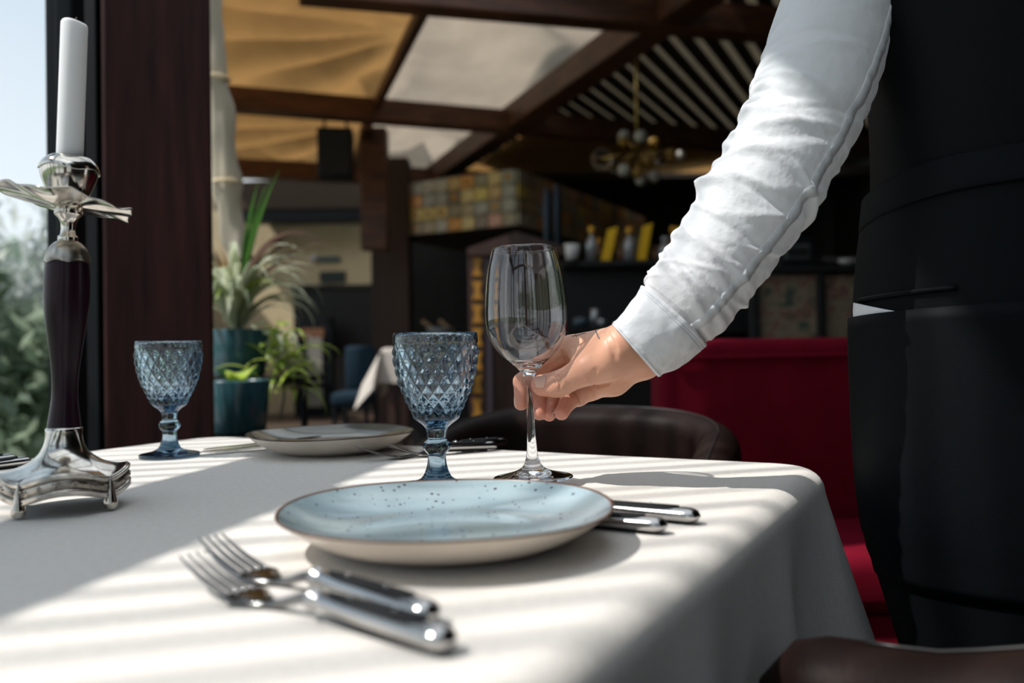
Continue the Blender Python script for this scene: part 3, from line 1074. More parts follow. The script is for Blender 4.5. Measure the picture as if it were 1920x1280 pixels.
# far table with cloth, blue chair, service tray
ft = thing('far_table', 'white clothed table in the dim back of the room', 'table', (W(812, 700, 5.2)[0], 5.66, 0))
zf = W(720, 653, 5.2)[2]
box('tabletop', (0, 0, zf - 0.02), (0.66, 0.7, 0.03), M_CAB, ft)
for dx in (-0.28, 0.28):
    for dy in (-0.3, 0.3):
        box('leg', (dx, dy, zf / 2 - 0.02), (0.05, 0.05, zf - 0.04), M_CAB, ft)
fcl_loc = (W(812, 700, 5.2)[0], 5.66, zf)
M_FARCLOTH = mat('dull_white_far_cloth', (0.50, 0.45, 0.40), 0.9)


def far_cloth(u, v):
    # square cloth draped over the far table; u, v in 0..1
    x, y_ = (u - 0.5) * 1.16, (v - 0.5) * 1.16
    hx_, hy_ = 0.335, 0.355
    ox, oy = max(abs(x) - hx_, 0), max(abs(y_) - hy_, 0)
    X = math.copysign(min(abs(x), hx_) + 0.12 * ox + (0.55 * oy if ox > 0 else 0), x)
    Y = math.copysign(min(abs(y_), hy_) + 0.12 * oy + (0.55 * ox if oy > 0 else 0), y_)
    z = -(max(ox, oy) + 0.62 * min(ox, oy)) + 0.004
    return (X, Y, z)


V, F = grid_mesh(far_cloth, 40, 40)
fc = obj('tablecloth', V, F, M_FARCLOTH, None, True, loc=fcl_loc)
tag(fc, 'white cloth with a hanging corner on the far table', 'tablecloth')
M_BLUE = mat('blue_upholstery', (0.010, 0.024, 0.038), 0.9, spec=0.2)
bc = thing('blue_chair', 'dark blue upholstered chair beside the far table', 'chair', (W(672, 700, 5.9)[0], 6.0, 0))
zt_ = W(672, 661, 5.9)[2]
zb_ = W(672, 732, 5.9)[2]
box('backrest', (-0.02, 0.1, (zt_ + zb_) / 2 + 0.02), (0.22, 0.07, zt_ - zb_ + 0.06), M_BLUE, bc, bev=0.025, smooth=True)
box('seat', (-0.02, -0.13, zb_ - 0.05), (0.26, 0.42, 0.1), M_BLUE, bc, bev=0.03, smooth=True)
for dx in (-0.13, 0.09):
    for dy in (-0.3, 0.08):
        box('leg', (dx, dy, (zb_ - 0.1) / 2), (0.03, 0.03, zb_ - 0.1), M_BLACK, bc)
zc_ = W(830, 628, 6.6)[2]
kt = thing('service_counter', 'dark service counter in the recess under the hood', 'counter', (W(840, 600, 6.9)[0], 6.9, 0))
box('worktop', (0, 0, zc_ - 0.02), (0.62, 0.5, 0.04), mat('grey_worktop', (0.16, 0.17, 0.18), 0.4), kt)
box('carcass', (0, 0.02, zc_ / 2 - 0.02), (0.58, 0.44, zc_ - 0.04), M_BAR, kt)
bw = thing('serving_bowl', 'grey serving bowl with wooden spoons on the service counter', 'bowl', (W(825, 612, 6.7)[0], 6.75, zc_))
lathe('bowl', [(0.001, 0.003), (0.06, 0.002), (0.12, 0.06), (0.115, 0.062), (0.055, 0.01), (0.001, 0.01)], mat('grey_bowl', (0.20, 0.21, 0.22), 0.3), bw, 28)
M_SPOON = mat('wooden_spoon', (0.34, 0.22, 0.12), 0.6)
for k, dx in enumerate((-0.08, 0.06)):
    tube('wooden_spoon', catmull([(dx + 0.06, 0, 0.02), (dx, 0, 0.07), (dx - 0.07, -0.01, 0.12)], 10), np.linspace(0.008, 0.016, 10), M_SPOON, bw, 8)

# ------------------------------------------------------------------ red sofa
M_RED = mat('burgundy_velvet', (0.16, 0.0035, 0.015), 0.85, spec=0.1, var=(8, 0.15), bump=(120, 0.2, 0.002))
sx0 = W(1240, 700, 2.35)[0]
sz = W(1420, 634, 2.35)[2]
sf = thing('red_sofa', 'burgundy velvet banquette sofa behind the waiter', 'sofa', (sx0 + 0.8, 2.35, 0))
box('backrest', (0, 0.11, (sz + 0.3) / 2), (1.6, 0.2, sz - 0.3), M_RED, sf, bev=0.035, smooth=True, seg=4)
tube('piping', catmull([(-0.77, -0.003, sz - 0.055), (0, -0.006, sz - 0.05), (0.77, -0.003, sz - 0.055)], 20), 0.006, M_RED, sf, 8)
for k in range(2):
    box('seat_cushion', (-0.4 + 0.8 * k, -0.22, 0.34), (0.79, 0.46, 0.14), M_RED, sf, bev=0.04, smooth=True, seg=4)
box('base', (0, -0.1, 0.165), (1.56, 0.66, 0.21), M_RED, sf, bev=0.02)
for dx in (-0.7, 0.7):
    for dy in (-0.36, 0.15):
        box('foot', (dx, dy, 0.03), (0.06, 0.06, 0.06), M_BLACK, sf)

# ------------------------------------------------------------------ dining table, cloth
TU = np.array([0.893, -0.451])
TV = np.array([-0.500, -0.866])
TC = np.array([0.394, 1.018])          # back right corner
TZ = 0.75
TH = math.atan2(TU[1], TU[0])


def tp(u, v, z=TZ):
    p = TC + TU * u + TV * v
    return (p[0], p[1], z)


tcx = tp(-0.52, 0.56, 0)
tab = thing('dining_table', 'square dining table hidden under the ivory cloth', 'table', tcx, TH)
box('tabletop', (0, 0, 0.715), (1.0, 1.08, 0.04), M_CAB, tab, bev=0.01)
box('apron_frame', (0, 0, 0.66), (0.86, 0.92, 0.07), M_CAB, tab)
for sx_ in (-1, 1):
    for sy_ in (-1, 1):
        box('leg', (sx_ * 0.40, sy_ * 0.43, 0.32), (0.06, 0.06, 0.64), M_CAB, tab)

HA, HB, RC, FIL = 0.52, 0.56, 0.045, 0.026
NP = 320


def outline(t):
    """rounded rectangle: point, outward normal, corner weight"""
    a, b = HA - FIL, HB - FIL
    r = RC
    segs = [(a - r) * 2, PI / 2 * r, (b - r) * 2, PI / 2 * r] * 2
    per = sum(segs)
    s = (t % 1.0) * per
    ang = -PI / 2
    cs = [(a - r, -(b - r)), (a - r, b - r), (-(a - r), b - r), (-(a - r), -(b - r))]
    for k in range(4):
        Ls = segs[2 * k]
        if s < Ls:
            n = (math.cos(ang), math.sin(ang))
            c = cs[k]
            tx, ty = -n[1], n[0]
            prev = cs[k - 1]
            st = (prev[0] + n[0] * r, prev[1] + n[1] * r)
            return (st[0] + tx * s, st[1] + ty * s), n, max(math.exp(-((s) / 0.07) ** 2), math.exp(-((Ls - s) / 0.07) ** 2)) * 0.75, s
        s -= Ls
        La = segs[2 * k + 1]
        if s < La:
            an = ang + s / r
            n = (math.cos(an), math.sin(an))
            c = cs[k]
            return (c[0] + n[0] * r, c[1] + n[1] * r), n, 0.75 + 0.25 * math.sin(PI * s / La), s
        s -= La
        ang += PI / 2
    return (a, 0), (1, 0), 0, 0


# denser sampling at the corners
ts = []
a_, b_ = HA - FIL, HB - FIL
sg = [(a_ - RC) * 2, PI / 2 * RC, (b_ - RC) * 2, PI / 2 * RC] * 2
per = sum(sg)
acc = 0
for k, L in enumerate(sg):
    cnt = 46 if k % 2 == 0 else 16
    ts += [(acc + L * (i / cnt)) / per for i in range(cnt)]
    acc += L
V, F = [], []
rings = []
for q in np.linspace(0.04, 1.0, 26):
    rings.append(('top', q))
for q in np.linspace(0.15, 1.0, 7):
    rings.append(('fil', q))
for q in np.linspace(0.02, 0.46, 26):
    rings.append(('drop', q))
for kind, q in rings:
    for t in ts:
        (x, y), n, cwt, s = outline(t)
        if kind == 'top':
            X, Y, Z = x * q, y * q, 0
        elif kind == 'fil':
            an = q * PI / 2
            X, Y, Z = x + n[0] * FIL * math.sin(an), y + n[1] * FIL * math.sin(an), -FIL * (1 - math.cos(an))
        else:
            fold = 0.016 * math.sin(t * 2 * PI * 17 + 0.8) * min(1, q / 0.25) + 0.010 * math.sin(t * 2 * PI * 31) * min(1, q / 0.3)
            out = FIL + 0.035 * q + 0.30 * cwt * cwt * q + fold * (1 - 0.7 * cwt)
            X, Y, Z = x + n[0] * out, y + n[1] * out, -FIL - q
        Z += 0.0006 * noise.noise(Vector((X * 7, Y * 7, 0)))
        V.append((TU[0] * X - TV[0] * Y, TU[1] * X - TV[1] * Y, Z))
n_ = len(ts)
for i in range(len(rings) - 1):
    for j in range(n_):
        j2 = (j + 1) % n_
        F.append((i * n_ + j, i * n_ + j2, (i + 1) * n_ + j2, (i + 1) * n_ + j))
F.append(tuple(range(n_))[::-1])
tcl = obj('tablecloth', V, F, M_CLOTH, None, True)
weld(tcl)
tcl.location = (tcx[0], tcx[1], TZ)
tag(tcl, 'ivory tablecloth striped with sunlight on the set dining table', 'tablecloth')

# ------------------------------------------------------------------ tub chairs
M_LEATHER = mat('dark_brown_leather', (0.013, 0.0065, 0.005), 0.5, spec=0.10, var=(12, 0.4), bump=(160, 0.25, 0.002))
M_CHLEG = mat('black_chair_leg', (0.012, 0.010, 0.009), 0.4)


def tub_chair(name, label, loc, rot, hb_, ha_, hw=0.27):
    """opens towards local -y; hb_ back height, ha_ arm height"""
    t = thing(name, label, 'chair', loc, rot)
    path = []
    for q in np.linspace(0, 1, 61):
        if q < 0.25:
            path.append((-hw, -0.26 + 0.36 * q / 0.25))
        elif q > 0.75:
            path.append((hw, -0.26 + 0.36 * (1 - q) / 0.25))
        else:
            a = PI - (q - 0.25) / 0.5 * PI
            ca, sa = math.cos(a), math.sin(a)
            path.append((hw * math.copysign(abs(ca) ** 0.75, ca), 0.10 + 0.2 * abs(sa) ** 0.75))
    path = np.array(path)
    tan = np.gradient(path, axis=0)
    tan /= np.linalg.norm(tan, axis=1)[:, None]
    V, F = [], []
    sec = []
    for k in range(13):
        a = PI * k / 12
        sec.append((math.cos(a), math.sin(a)))
    m = 15
    for i, (p, tg) in enumerate(zip(path, tan)):
        q = i / 60
        nrm = np.array([-tg[1], tg[0]])
        s = 0.5 - 0.5 * math.cos(2 * PI * min(1, max(0, (q - 0.08) / 0.84)))
        s = s ** 0.6
        h = ha_ + (hb_ - ha_) * s
        r = 0.042
        endr = min(1, math.sqrt(max(0.02, 1 - (1 - min(1, min(q, 1 - q) / 0.035)) ** 2)))
        rr = r * endr
        V.append((p[0] + nrm[0] * rr, p[1] + nrm[1] * rr, 0.30))
        for cx_, sz_ in sec:
            V.append((p[0] + nrm[0] * rr * cx_, p[1] + nrm[1] * rr * cx_, h - r + r * sz_ * endr))
        V.append((p[0] - nrm[0] * rr, p[1] - nrm[1] * rr, 0.30))
    for i in range(60):
        for j in range(m - 1):
            F.append((i * m + j, i * m + j + 1, (i + 1) * m + j + 1, (i + 1) * m + j))
        F.append((i * m, (i + 1) * m, (i + 1) * m + m - 1, i * m + m - 1))
    F.append(tuple(range(m)))
    F.append(tuple(60 * m + j for j in range(m))[::-1])
    o = obj('back_shell', V, F, M_LEATHER, t)
    weld(o)
    box('seat', (0, -0.04, 0.40), (2 * hw - 0.09, 0.50, 0.13), M_LEATHER, t, bev=0.04, smooth=True, seg=4)
    for sx_ in (-1, 1):
        for sy_ in (-0.2, 0.2):
            tube('leg', [(sx_ * (hw - 0.06), sy_, 0.34), (sx_ * (hw - 0.03), sy_ * 1.1, 0.0)], [0.02, 0.013], M_CHLEG, t, 10)
    # seam along the top of the shell
    seam = [(p[0], p[1], V[i * m + 7][2] + 0.0006) for i, p in enumerate(path)]
    tube('seam', seam[3:-3], 0.0018, M_CHLEG, t, 6)
    return t


pc = tp(-0.45, -0.20, 0)
tub_chair('tub_chair', 'dark leather tub chair behind the table, back towards the red sofa', tp(-0.545, -0.345, 0), TH + 0.10, 0.766, 0.68, 0.285)
pn = tp(0.290, 0.722, 0)
tub_chair('tub_chair', 'brown leather tub chair at the table corner below the waiter', pn, TH - PI / 2, 0.80, 0.684)

# ------------------------------------------------------------------ plates
M_PLBODY = mat('cream_stoneware', (0.74, 0.66, 0.57), 0.35, coat=0.4, var=(30, 0.06))


def glaze_mat(name, base, base2, speck, amt, rough=0.12):
    m = mat(name, base, rough, coat=0.5)
    nt = m.node_tree
    b = principled(m)
    co = nt.nodes.new('ShaderNodeTexCoord')
    nz = nt.nodes.new('ShaderNodeTexNoise')
    nz.inputs['Scale'].default_value = 14
    nz.inputs['Detail'].default_value = 5
    nt.links.new(co.outputs['Object'], nz.inputs['Vector'])
    c1 = nt.nodes.new('ShaderNodeValToRGB')
    c1.color_ramp.elements[0].color = (*base, 1)
    c1.color_ramp.elements[1].color = (*base2, 1)
    c1.color_ramp.elements[0].position = 0.35
    c1.color_ramp.elements[1].position = 0.65
    nt.links.new(nz.outputs['Fac'], c1.inputs[0])
    # specks: voronoi cells of random size
    vo = nt.nodes.new('ShaderNodeTexVoronoi')
    vo.inputs['Scale'].default_value = 190
    nt.links.new(co.outputs['Object'], vo.inputs['Vector'])
    sr = nt.nodes.new('ShaderNodeSeparateColor')
    nt.links.new(vo.outputs['Color'], sr.inputs[0])
    mm = nt.nodes.new('ShaderNodeMath')
    mm.operation = 'MULTIPLY_ADD'
    mm.inputs[1].default_value = 0.62
    mm.inputs[2].default_value = -amt
    nt.links.new(sr.outputs[0], mm.inputs[0])
    lt = nt.nodes.new('ShaderNodeMath')
    lt.operation = 'LESS_THAN'
    nt.links.new(vo.outputs['Distance'], lt.inputs[0])
    nt.links.new(mm.outputs[0], lt.inputs[1])
    mx = nt.nodes.new('ShaderNodeMixRGB')
    mx.inputs['Color2'].default_value = (*speck, 1)
    nt.links.new(lt.outputs[0], mx.inputs['Fac'])
    nt.links.new(c1.outputs[0], mx.inputs['Color1'])
    nt.links.new(mx.outputs[0], b.inputs['Base Color'])
    return m


M_PLBLUE = glaze_mat('speckled_pale_blue_glaze', (0.255, 0.335, 0.365), (0.33, 0.415, 0.445), (0.035, 0.04, 0.04), 0.30)
M_PLDARK = glaze_mat('smoky_olive_glaze', (0.10, 0.10, 0.085), (0.15, 0.135, 0.10), (0.03, 0.03, 0.03), 0.40, 0.15)
M_PLCEN = mat('rust_toned_centre', (0.32, 0.10, 0.045), 0.2, coat=0.4)  # rust-toned disc over the middle of the far plate
M_RIMB = mat('iron_brown_rim', (0.13, 0.055, 0.025), 0.3)
M_RIMD = mat('black_rim', (0.03, 0.022, 0.018), 0.3)


def plate(name, label, x, y, R, H, glaze, rim, centre=None, rz=0.0):
    t = thing(name, label, 'plate', (x, y, TZ + 0.0008), rz, group='stoneware plates on the dining table')

    def wob(th, i, r, z):
        k = r / R
        return r * (1 + 0.006 * math.sin(2 * th + 0.6) * k), z + 0.0009 * math.sin(3 * th + 1) * k ** 3
    out = [(0.001, 0.004), (R * 0.48, 0.004), (R * 0.50, 0.0), (R * 0.56, 0.0), (R * 0.60, 0.0025)]
    for q in np.linspace(0.08, 1, 14):
        out.append((R * (0.60 + 0.40 * q ** 0.86) - 0.0008, 0.0025 + (H - 0.0035) * q ** 1.45))
    out.append((R, H - 0.0005))
    lathe('plate_body', out, M_PLBODY, t, 96, wob)
    inn = [(0.001, 0.008)]
    for q in np.linspace(0.1, 0.55, 6):
        inn.append((R * q, 0.008 + 0.0006 * q))
    for q in np.linspace(0.06, 1, 16):
        inn.append((R * (0.55 + 0.445 * q ** 0.85) - 0.0012, 0.0084 + (H - 0.0090) * q ** 1.7))
    lathe('glazed_face', inn, glaze, t, 96, wob)
    rm = [(R - 0.0018, H - 0.0010), (R - 0.0012, H + 0.0003), (R, H + 0.0003), (R + 0.0004, H - 0.0005), (R - 0.0002, H - 0.0012)]
    lathe('rim_edge', rm, rim, t, 96, wob)
    if centre:
        lathe('centre_pool', [(0.001, 0.0089), (R * 0.3, 0.0091), (R * 0.5, 0.0093), (R * 0.56, 0.0098)], centre, t, 64)
    return t


plate('dinner_plate', 'speckled pale blue plate in front, closest to the forks', -0.0505, 0.626, 0.1252, 0.0285, M_PLBLUE, M_RIMB, rz=0.4)
plate('dinner_plate', 'smoky olive plate with a rust centre at the far side', W(622, 812, 1.214)[0], 1.214, 0.121, 0.0285, M_PLDARK, M_RIMD, M_PLCEN, 1.0)

# ------------------------------------------------------------------ cutlery
M_TINE = mat('dim_reflecting_steel', (0.20, 0.197, 0.194), 0.12, 1.0)  # steel darkened as if the tines reflected a dim room
M_HANDLE = mat('black_handle_scale', (0.010, 0.011, 0.012), 0.6, spec=0.15)


def fork_parts(t, L=0.212):
    """fork along local +x: tines at 0, handle end at L; lies on z=0, tines curve up"""
    nL = 0.112                                 # start of the handle

    def zc(x):
        # spine height along the head
        if x < 0.075:
            q = x / 0.075
            return 0.0185 * (1 - q) ** 2.0 + 0.0045 * math.sin(q * PI) * 0.0 + 0.0022
        q = min(1, (x - 0.075) / (nL - 0.075))
        return 0.0022 + 0.0085 * (0.5 - 0.5 * math.cos(q * PI))
    # tines
    for k in range(4):
        y0 = (k - 1.5) * 0.0064
        P, R, R2 = [], [], []
        for q in np.linspace(0, 1, 12):
            x = q * 0.052
            P.append((x, y0 * (1 - 0.10 * (1 - q)), zc(x)))
            R.append(0.0007 + 0.0011 * min(1, q * 2.5))
            R2.append(0.0006 + 0.0008 * min(1, q * 2.0))
        tube('tine', P, R, M_TINE, t, 8, flat=R2)
    # root and neck
    P, R, R2 = [], [], []
    for q in np.linspace(0, 1, 26):
        x = 0.047 + q * (nL - 0.047)
        wv = 0.0118 * (1 - min(1, max(0, (q - 0.12) / 0.42))) ** 1.3 * min(1, 0.75 + q * 3) + 0.0032
        R.append(wv)
        R2.append((0.0012 + 0.0022 * q) * min(1, 0.12 + q * 6))
        P.append((x, 0, zc(x)))
    tube('neck', P, R, M_TINE, t, 14, flat=R2)
    return nL, zc(nL)


def handle_parts(t, x0, L, z0, w=0.0085):
    """steel handle with bolster, black inset scales and rounded end"""
    P, R, R2 = [], [], []
    for q in np.linspace(0, 1, 40):
        x = x0 + q * (L - x0)
        z = z0 * (1 - q) + 0.0068 * q
        ww = w * (0.62 + 0.45 * math.sin(min(1, q * 1.05) * PI * 0.5))
        hh = 0.0048 + 0.0016 * q
        if q < 0.05:
            ww *= 1.25
            hh *= 1.35
        if 0.05 <= q < 0.10:
            ww *= 0.92
        if q > 0.90:
            e_ = (q - 0.90) / 0.10
            ww *= math.sqrt(max(0.004, 1 - e_ * e_))
            hh *= math.sqrt(max(0.004, 1 - e_ * e_))
        P.append((x, 0, z))
        R.append(ww)
        R2.append(hh)
    tube('handle', P, R, M_STEEL, t, 18, flat=R2)
    for sgn in (1, -1):
        P, R, R2 = [], [], []
        for q in np.linspace(0.13, 0.84, 24):
            x = x0 + q * (L - x0)
            z = z0 * (1 - q) + 0.0068 * q + sgn * (0.0040 + 0.0012 * q)
            e_ = abs((q - 0.485) / 0.355)
            ww = w * (0.55 + 0.40 * math.sin(q * PI * 0.5)) * math.sqrt(max(0.02, 1 - e_ ** 6)) * 0.86
            P.append((x, 0, z))
            R.append(ww)
            R2.append(0.0026)
        tube('handle_scale', P, R, M_HANDLE, t, 14, flat=R2)
    for q in (0.3, 0.62):
        x = x0 + q * (L - x0)
        V, F = sphere_mesh((x, 0, z0 * (1 - q) + 0.0068 * q + 0.0068), 0.0013, 10, 6)
        obj('rivet', V, F, M_STEEL, t)


CUTL = 'steel cutlery with black handles'


def place_cut(t, tip, end):
    tip, end = np.array(tip[:2]), np.array(end[:2])
    d = end - tip
    t.location = (tip[0], tip[1], TZ + 0.0006)
    t.rotation_euler = (0, 0, math.atan2(d[1], d[0]))


def fork(label, tip, end, L=0.212):
    t = thing('table_fork', label, 'fork', group=CUTL)
    nL, z0 = fork_parts(t, L)
    handle_parts(t, nL, L, z0)
    place_cut(t, tip, end)
    return t


def copy_thing(src, label, tip, end):
    t = copy_tree(src)
    t['label'] = label
    place_cut(t, tip, end)
    return t


f1 = fork('steel fork with black handle in front, lower of the two nearest forks', W(360, 1040, 0.516), W(872, 1206, 0.388))
copy_thing(f1, 'steel fork with black handle in front, tucked closer to the blue plate', W(395, 1008, 0.564), W(872, 1163, 0.42))
copy_thing(f1, 'far fork resting against the olive plate, tines farthest from the goblet', (-0.205, 1.087), (-0.04, 1.188))
copy_thing(f1, 'far fork with tines right behind the blue goblet', (-0.166, 1.098), (-0.030, 1.225))


def knife(label, tip, end, L=0.23):
    t = thing('table_knife', label, 'knife', group=CUTL)
    # blade
    V, F = [], []
    n = 24
    for i in range(n):
        q = i / (n - 1)
        x = q * 0.118
        up_ = 0.0085 * min(1, math.sqrt(q * 5 + 0.002))
        dn = -0.0085 * (0.35 + 0.65 * min(1, q * 3.0)) * (1 - 0.25 * max(0, q - 0.8) / 0.2) + 0.002 * (1 - q)
        if i == 0:
            up_, dn = 0.0012, -0.0012
        th = 0.0011
        V += [(x, up_, 0.0060 - 0.002 * (1 - q) + th), (x, dn, 0.0060 - 0.002 * (1 - q)), (x, up_, 0.0060 - 0.002 * (1 - q) - th)]
    for i in range(n - 1):
        a = i * 3
        for j in range(3):
            F.append((a + j, a + (j + 1) % 3, a + 3 + (j + 1) % 3, a + 3 + j))
    F.append((0, 2, 1))
    F.append(((n - 1) * 3, (n - 1) * 3 + 1, (n - 1) * 3 + 2))
    obj('blade', V, F, M_STEEL, t, False)
    handle_parts(t, 0.116, L, 0.0060)
    place_cut(t, tip, end)
    return t


def along(end, dirv, L):
    e_ = np.array(end[:2])
    d = np.array(dirv)
    d = d / np.linalg.norm(d)
    return e_ - d * L


e1, e2 = (0.152, 0.676), (0.119, 0.643)
k1 = knife('steel knife right of the blue plate, farther of the pair', along(e1, (0.84, -0.52), 0.23), e1)
copy_thing(k1, 'steel knife right of the blue plate, tucked under its rim', along(e2, (0.86, -0.46), 0.23), e2)
copy_thing(k1, 'knife lying left of the olive plate by the small goblet', (-0.448, 1.185), (-0.27, 1.33))
copy_thing(k1, 'knife behind the candlestick by the window, nearer the candlestick base', (-0.757, 0.903), (-0.642, 1.102))
copy_thing(k1, 'knife behind the candlestick by the window, nearer the table edge', (-0.797, 0.935), (-0.680, 1.133))
copy_thing(k1, 'second knife lying left of the olive plate, nearer the column', (-0.455, 1.215), (-0.285, 1.37))

# ------------------------------------------------------------------ goblets
GP = [(0.0440, 0.163), (0.0444, 0.158), (0.0446, 0.154), (0.0447, 0.153)]
GB = [(0.0447, 0.152), (0.0432, 0.136), (0.0408, 0.121), (0.0372, 0.107), (0.0330, 0.0965), (0.0285, 0.0860), (0.0245, 0.0785)]
GS = [(0.0246, 0.0755), (0.0225, 0.0725), (0.0165, 0.0680), (0.0122, 0.0640), (0.0105, 0.0600), (0.0098, 0.0545), (0.0100, 0.0515), (0.0132, 0.0480), (0.0146, 0.0445),
      (0.0132, 0.0405), (0.0098, 0.0365), (0.0094, 0.0330), (0.0098, 0.0270), (0.0115, 0.0200), (0.0150, 0.0125), (0.0215, 0.0085), (0.0320, 0.0062), (0.0395, 0.0046), (0.0405, 0.0025), (0.0400, 0.0),
      (0.0300, 0.0008), (0.0150, 0.0020), (0.0005, 0.0022)]
GI = [(0.0005, 0.0815), (0.012, 0.0825), (0.021, 0.088), (0.0275, 0.0965), (0.0330, 0.107), (0.0368, 0.121), (0.0396, 0.136), (0.0414, 0.152), (0.0418, 0.160), (0.0424, 0.1628)]
bow = catmull([(r, z) for r, z in GB], 92)
prof = [tuple(p) for p in GI] + [GP[0], GP[1], GP[2], GP[3]]
i0 = len(prof)
prof += [tuple(p) for p in bow]
i1 = len(prof)
prof += [tuple(p) for p in catmull(GS[:20], 60)] + GS[20:]
NDI = 18


def facet(th, i, r, z):
    if i0 <= i < i1:
        q = (i - i0) / (i1 - i0 - 1)
        b = q ** 0.92 * 3.9 + 0.1
        a = th * NDI / (2 * PI)
        s, t = a + b, a - b
        fs, ft_ = abs((s % 1) - 0.5), abs((t % 1) - 0.5)
        hgt = 1 - 2 * max(fs, ft_)              # pyramid, 0 at the grooves
        amp = 0.0040 * min(1, q * 8 + 0.2) * (1 - 0.3 * q)
        r = r - 0.0014 + amp * min(hgt * 1.15, 0.92)
    elif i >= i1 and z > 0.008:
        # softly ribbed stem: eight sides
        k = math.cos(8 * th)
        r = r * (1 + 0.018 * k)
    return r, z


gv, gf = lathe_mesh(prof, NDI * 16, facet)


def goblet(label, x, y, rz=0.0):
    t = obj('blue_goblet', gv, gf, M_BLUEGLASS, None, True)
    weld(t)
    t.location = (x, y, TZ + 0.0012)
    t.rotation_euler = (0, 0, rz)
    tag(t, label, 'goblet', 'blue diamond-cut goblets')
    return t


goblet('blue diamond-cut goblet in the middle, behind the pale blue plate', W(820, 900, 0.868)[0], 0.868)
goblet('small looking blue diamond-cut goblet next to the candlestick', W(319, 855, 1.17)[0], 1.17, 0.13)

# ------------------------------------------------------------------ wine glass
GD = 0.884                       # depth of the glass axis
S_ = GD / FPX
gy = [(465, 59.8), (480, 64), (498, 68.5), (520, 72.3), (545, 75.3), (570, 77.2), (590, 77.6), (608, 76.8), (625, 73), (640, 67), (652, 60), (663, 51), (672, 42), (680, 33), (687, 24.5), (694, 17.5), (701, 12.5), (712, 9.2), (730, 7.4), (752, 6.8), (790, 7.1), (812, 7.8), (838, 9.4), (856, 11.8), (868, 15.5), (876, 22), (882, 33), (886, 47), (889.5, 62), (892, 73)]
outer = [(h_ * S_, (894.5 - yy) * S_) for yy, h_ in gy]
outer = catmull(outer, 110)
wg_prof = [tuple(p) for p in outer]
wg_prof += [(75.2 * S_, 1.0 * S_), (74.8 * S_, 0.0), (60 * S_, 0.0008), (30 * S_, 0.0022), (0.0004, 0.0030)]
inner = []
for r_, z_ in outer:
    if z_ > (894.5 - 676) * S_:
        inner.append((r_ - 0.0011, z_))
zin = (894.5 - 682) * S_
inner += [(0.6 * inner[-1][0], zin - 0.0002), (0.3 * inner[-1][0], zin - 0.0018), (0.0004, zin - 0.0022)]
inner = inner[::-1]
wprof = inner + [(outer[0][0] - 0.0006, outer[0][1] + 0.0006)] + wg_prof
wv, wf = lathe_mesh(wprof, 128)
wine = obj('wine_glass', wv, wf, M_GLASS, None, True)
wine.cycles.is_caustics_caster = True
weld(wine)
WX, WY = W(999.5, 893, GD)[0], GD
wtilt = math.radians(1.6)
wine.location = (WX, WY, W(999.5, 894.5, GD)[2])
wine.rotation_euler = (math.radians(0.0), -wtilt, 0)
tag(wine, 'clear empty wine glass held by the stem in the waiter\'s hand', 'wine glass')

# ------------------------------------------------------------------ candlestick
cs_o = thing('candlestick', 'ornate silver candlestick with deep purple stem and wavy drip pan', 'candlestick', (-0.4285, 0.789, TZ + 0.0006), math.radians(30))
M_PURPLE = mat('deep_purple_enamel', (0.014, 0.004, 0.011), 0.28, spec=0.3, var=(9, 0.3), col2=(0.022, 0.007, 0.013))
LT = math.tan(math.radians(1.7))
# shear of the upper part, given in the stick's own frame (world +x)
lx, ly = math.cos(math.radians(-30)), math.sin(math.radians(-30))


def lean(V, z0=0.07, k=LT):
    return [(v[0] + lx * k * max(0, v[2] - z0), v[1] + ly * k * max(0, v[2] - z0), v[2]) for v in V]


def cs_part(name, prof, m, n=48, rf=None, k=LT):
    V, F = lathe_mesh(prof, n, rf)
    o = obj(name, lean(V, 0.07, k), F, m, cs_o)
    weld(o)
    return o


RB = 0.0535                     # radius to the feet corners


def lobe(th):
    """0 at the feet corners (45 deg), 1 in the middle of a side"""
    return abs(math.cos(2 * th)) if False else 0.5 + 0.5 * math.cos(4 * th)


def base_r(th, q):
    """cross-section radius for flare q (0 top, 1 rim)"""
    l_ = lobe(th)
    cusp = 1 - 0.10 * math.exp(-((((th + PI / 4) % (PI / 2)) - 0) ** 2 if False else ((abs(((th - PI / 4 + PI / 4) % (PI / 2)) - PI / 4) - PI / 4) / 0.10) ** 2))
    return cusp


_bp = catmull([(0.0148, 0.0765), (0.0170, 0.0670), (0.0205, 0.0575), (0.0265, 0.0480), (0.0365, 0.0385), (0.0470, 0.0325), (0.0535, 0.0300)], 40)
BQ = np.linspace(0, 1, 40)
BR, BZ = _bp[:, 0], _bp[:, 1]


def base_pt(th, q):
    """flared base: q 0 (neck) .. 1 (outer edge); four lobes, ridges run to the feet at 45 deg"""
    a = ((th - PI / 4 + PI) % (PI / 2)) - 0.0
    a = min(a, PI / 2 - a)                       # angular distance to the nearest foot ridge, 0..45deg
    e_ = a / (PI / 4)
    # outline at rim: bulging sides between slightly pinched corners
    rim = 0.0500 + 0.0055 * math.sin(e_ * PI / 2) ** 0.6
    side = 0.0148
    f = q ** 2.0
    r = float(np.interp(q, BQ, BR)) * (1 - f) + (float(np.interp(q, BQ, BR)) * rim / 0.0535) * f
    # concave face between ridges in the mid flare
    r -= 0.0040 * math.sin(PI * min(1, q)) * math.sin(e_ * PI / 2)
    z = float(np.interp(q, BQ, BZ)) + 0.0085 * f * math.sin(e_ * PI / 2) ** 1.5
    return r, z


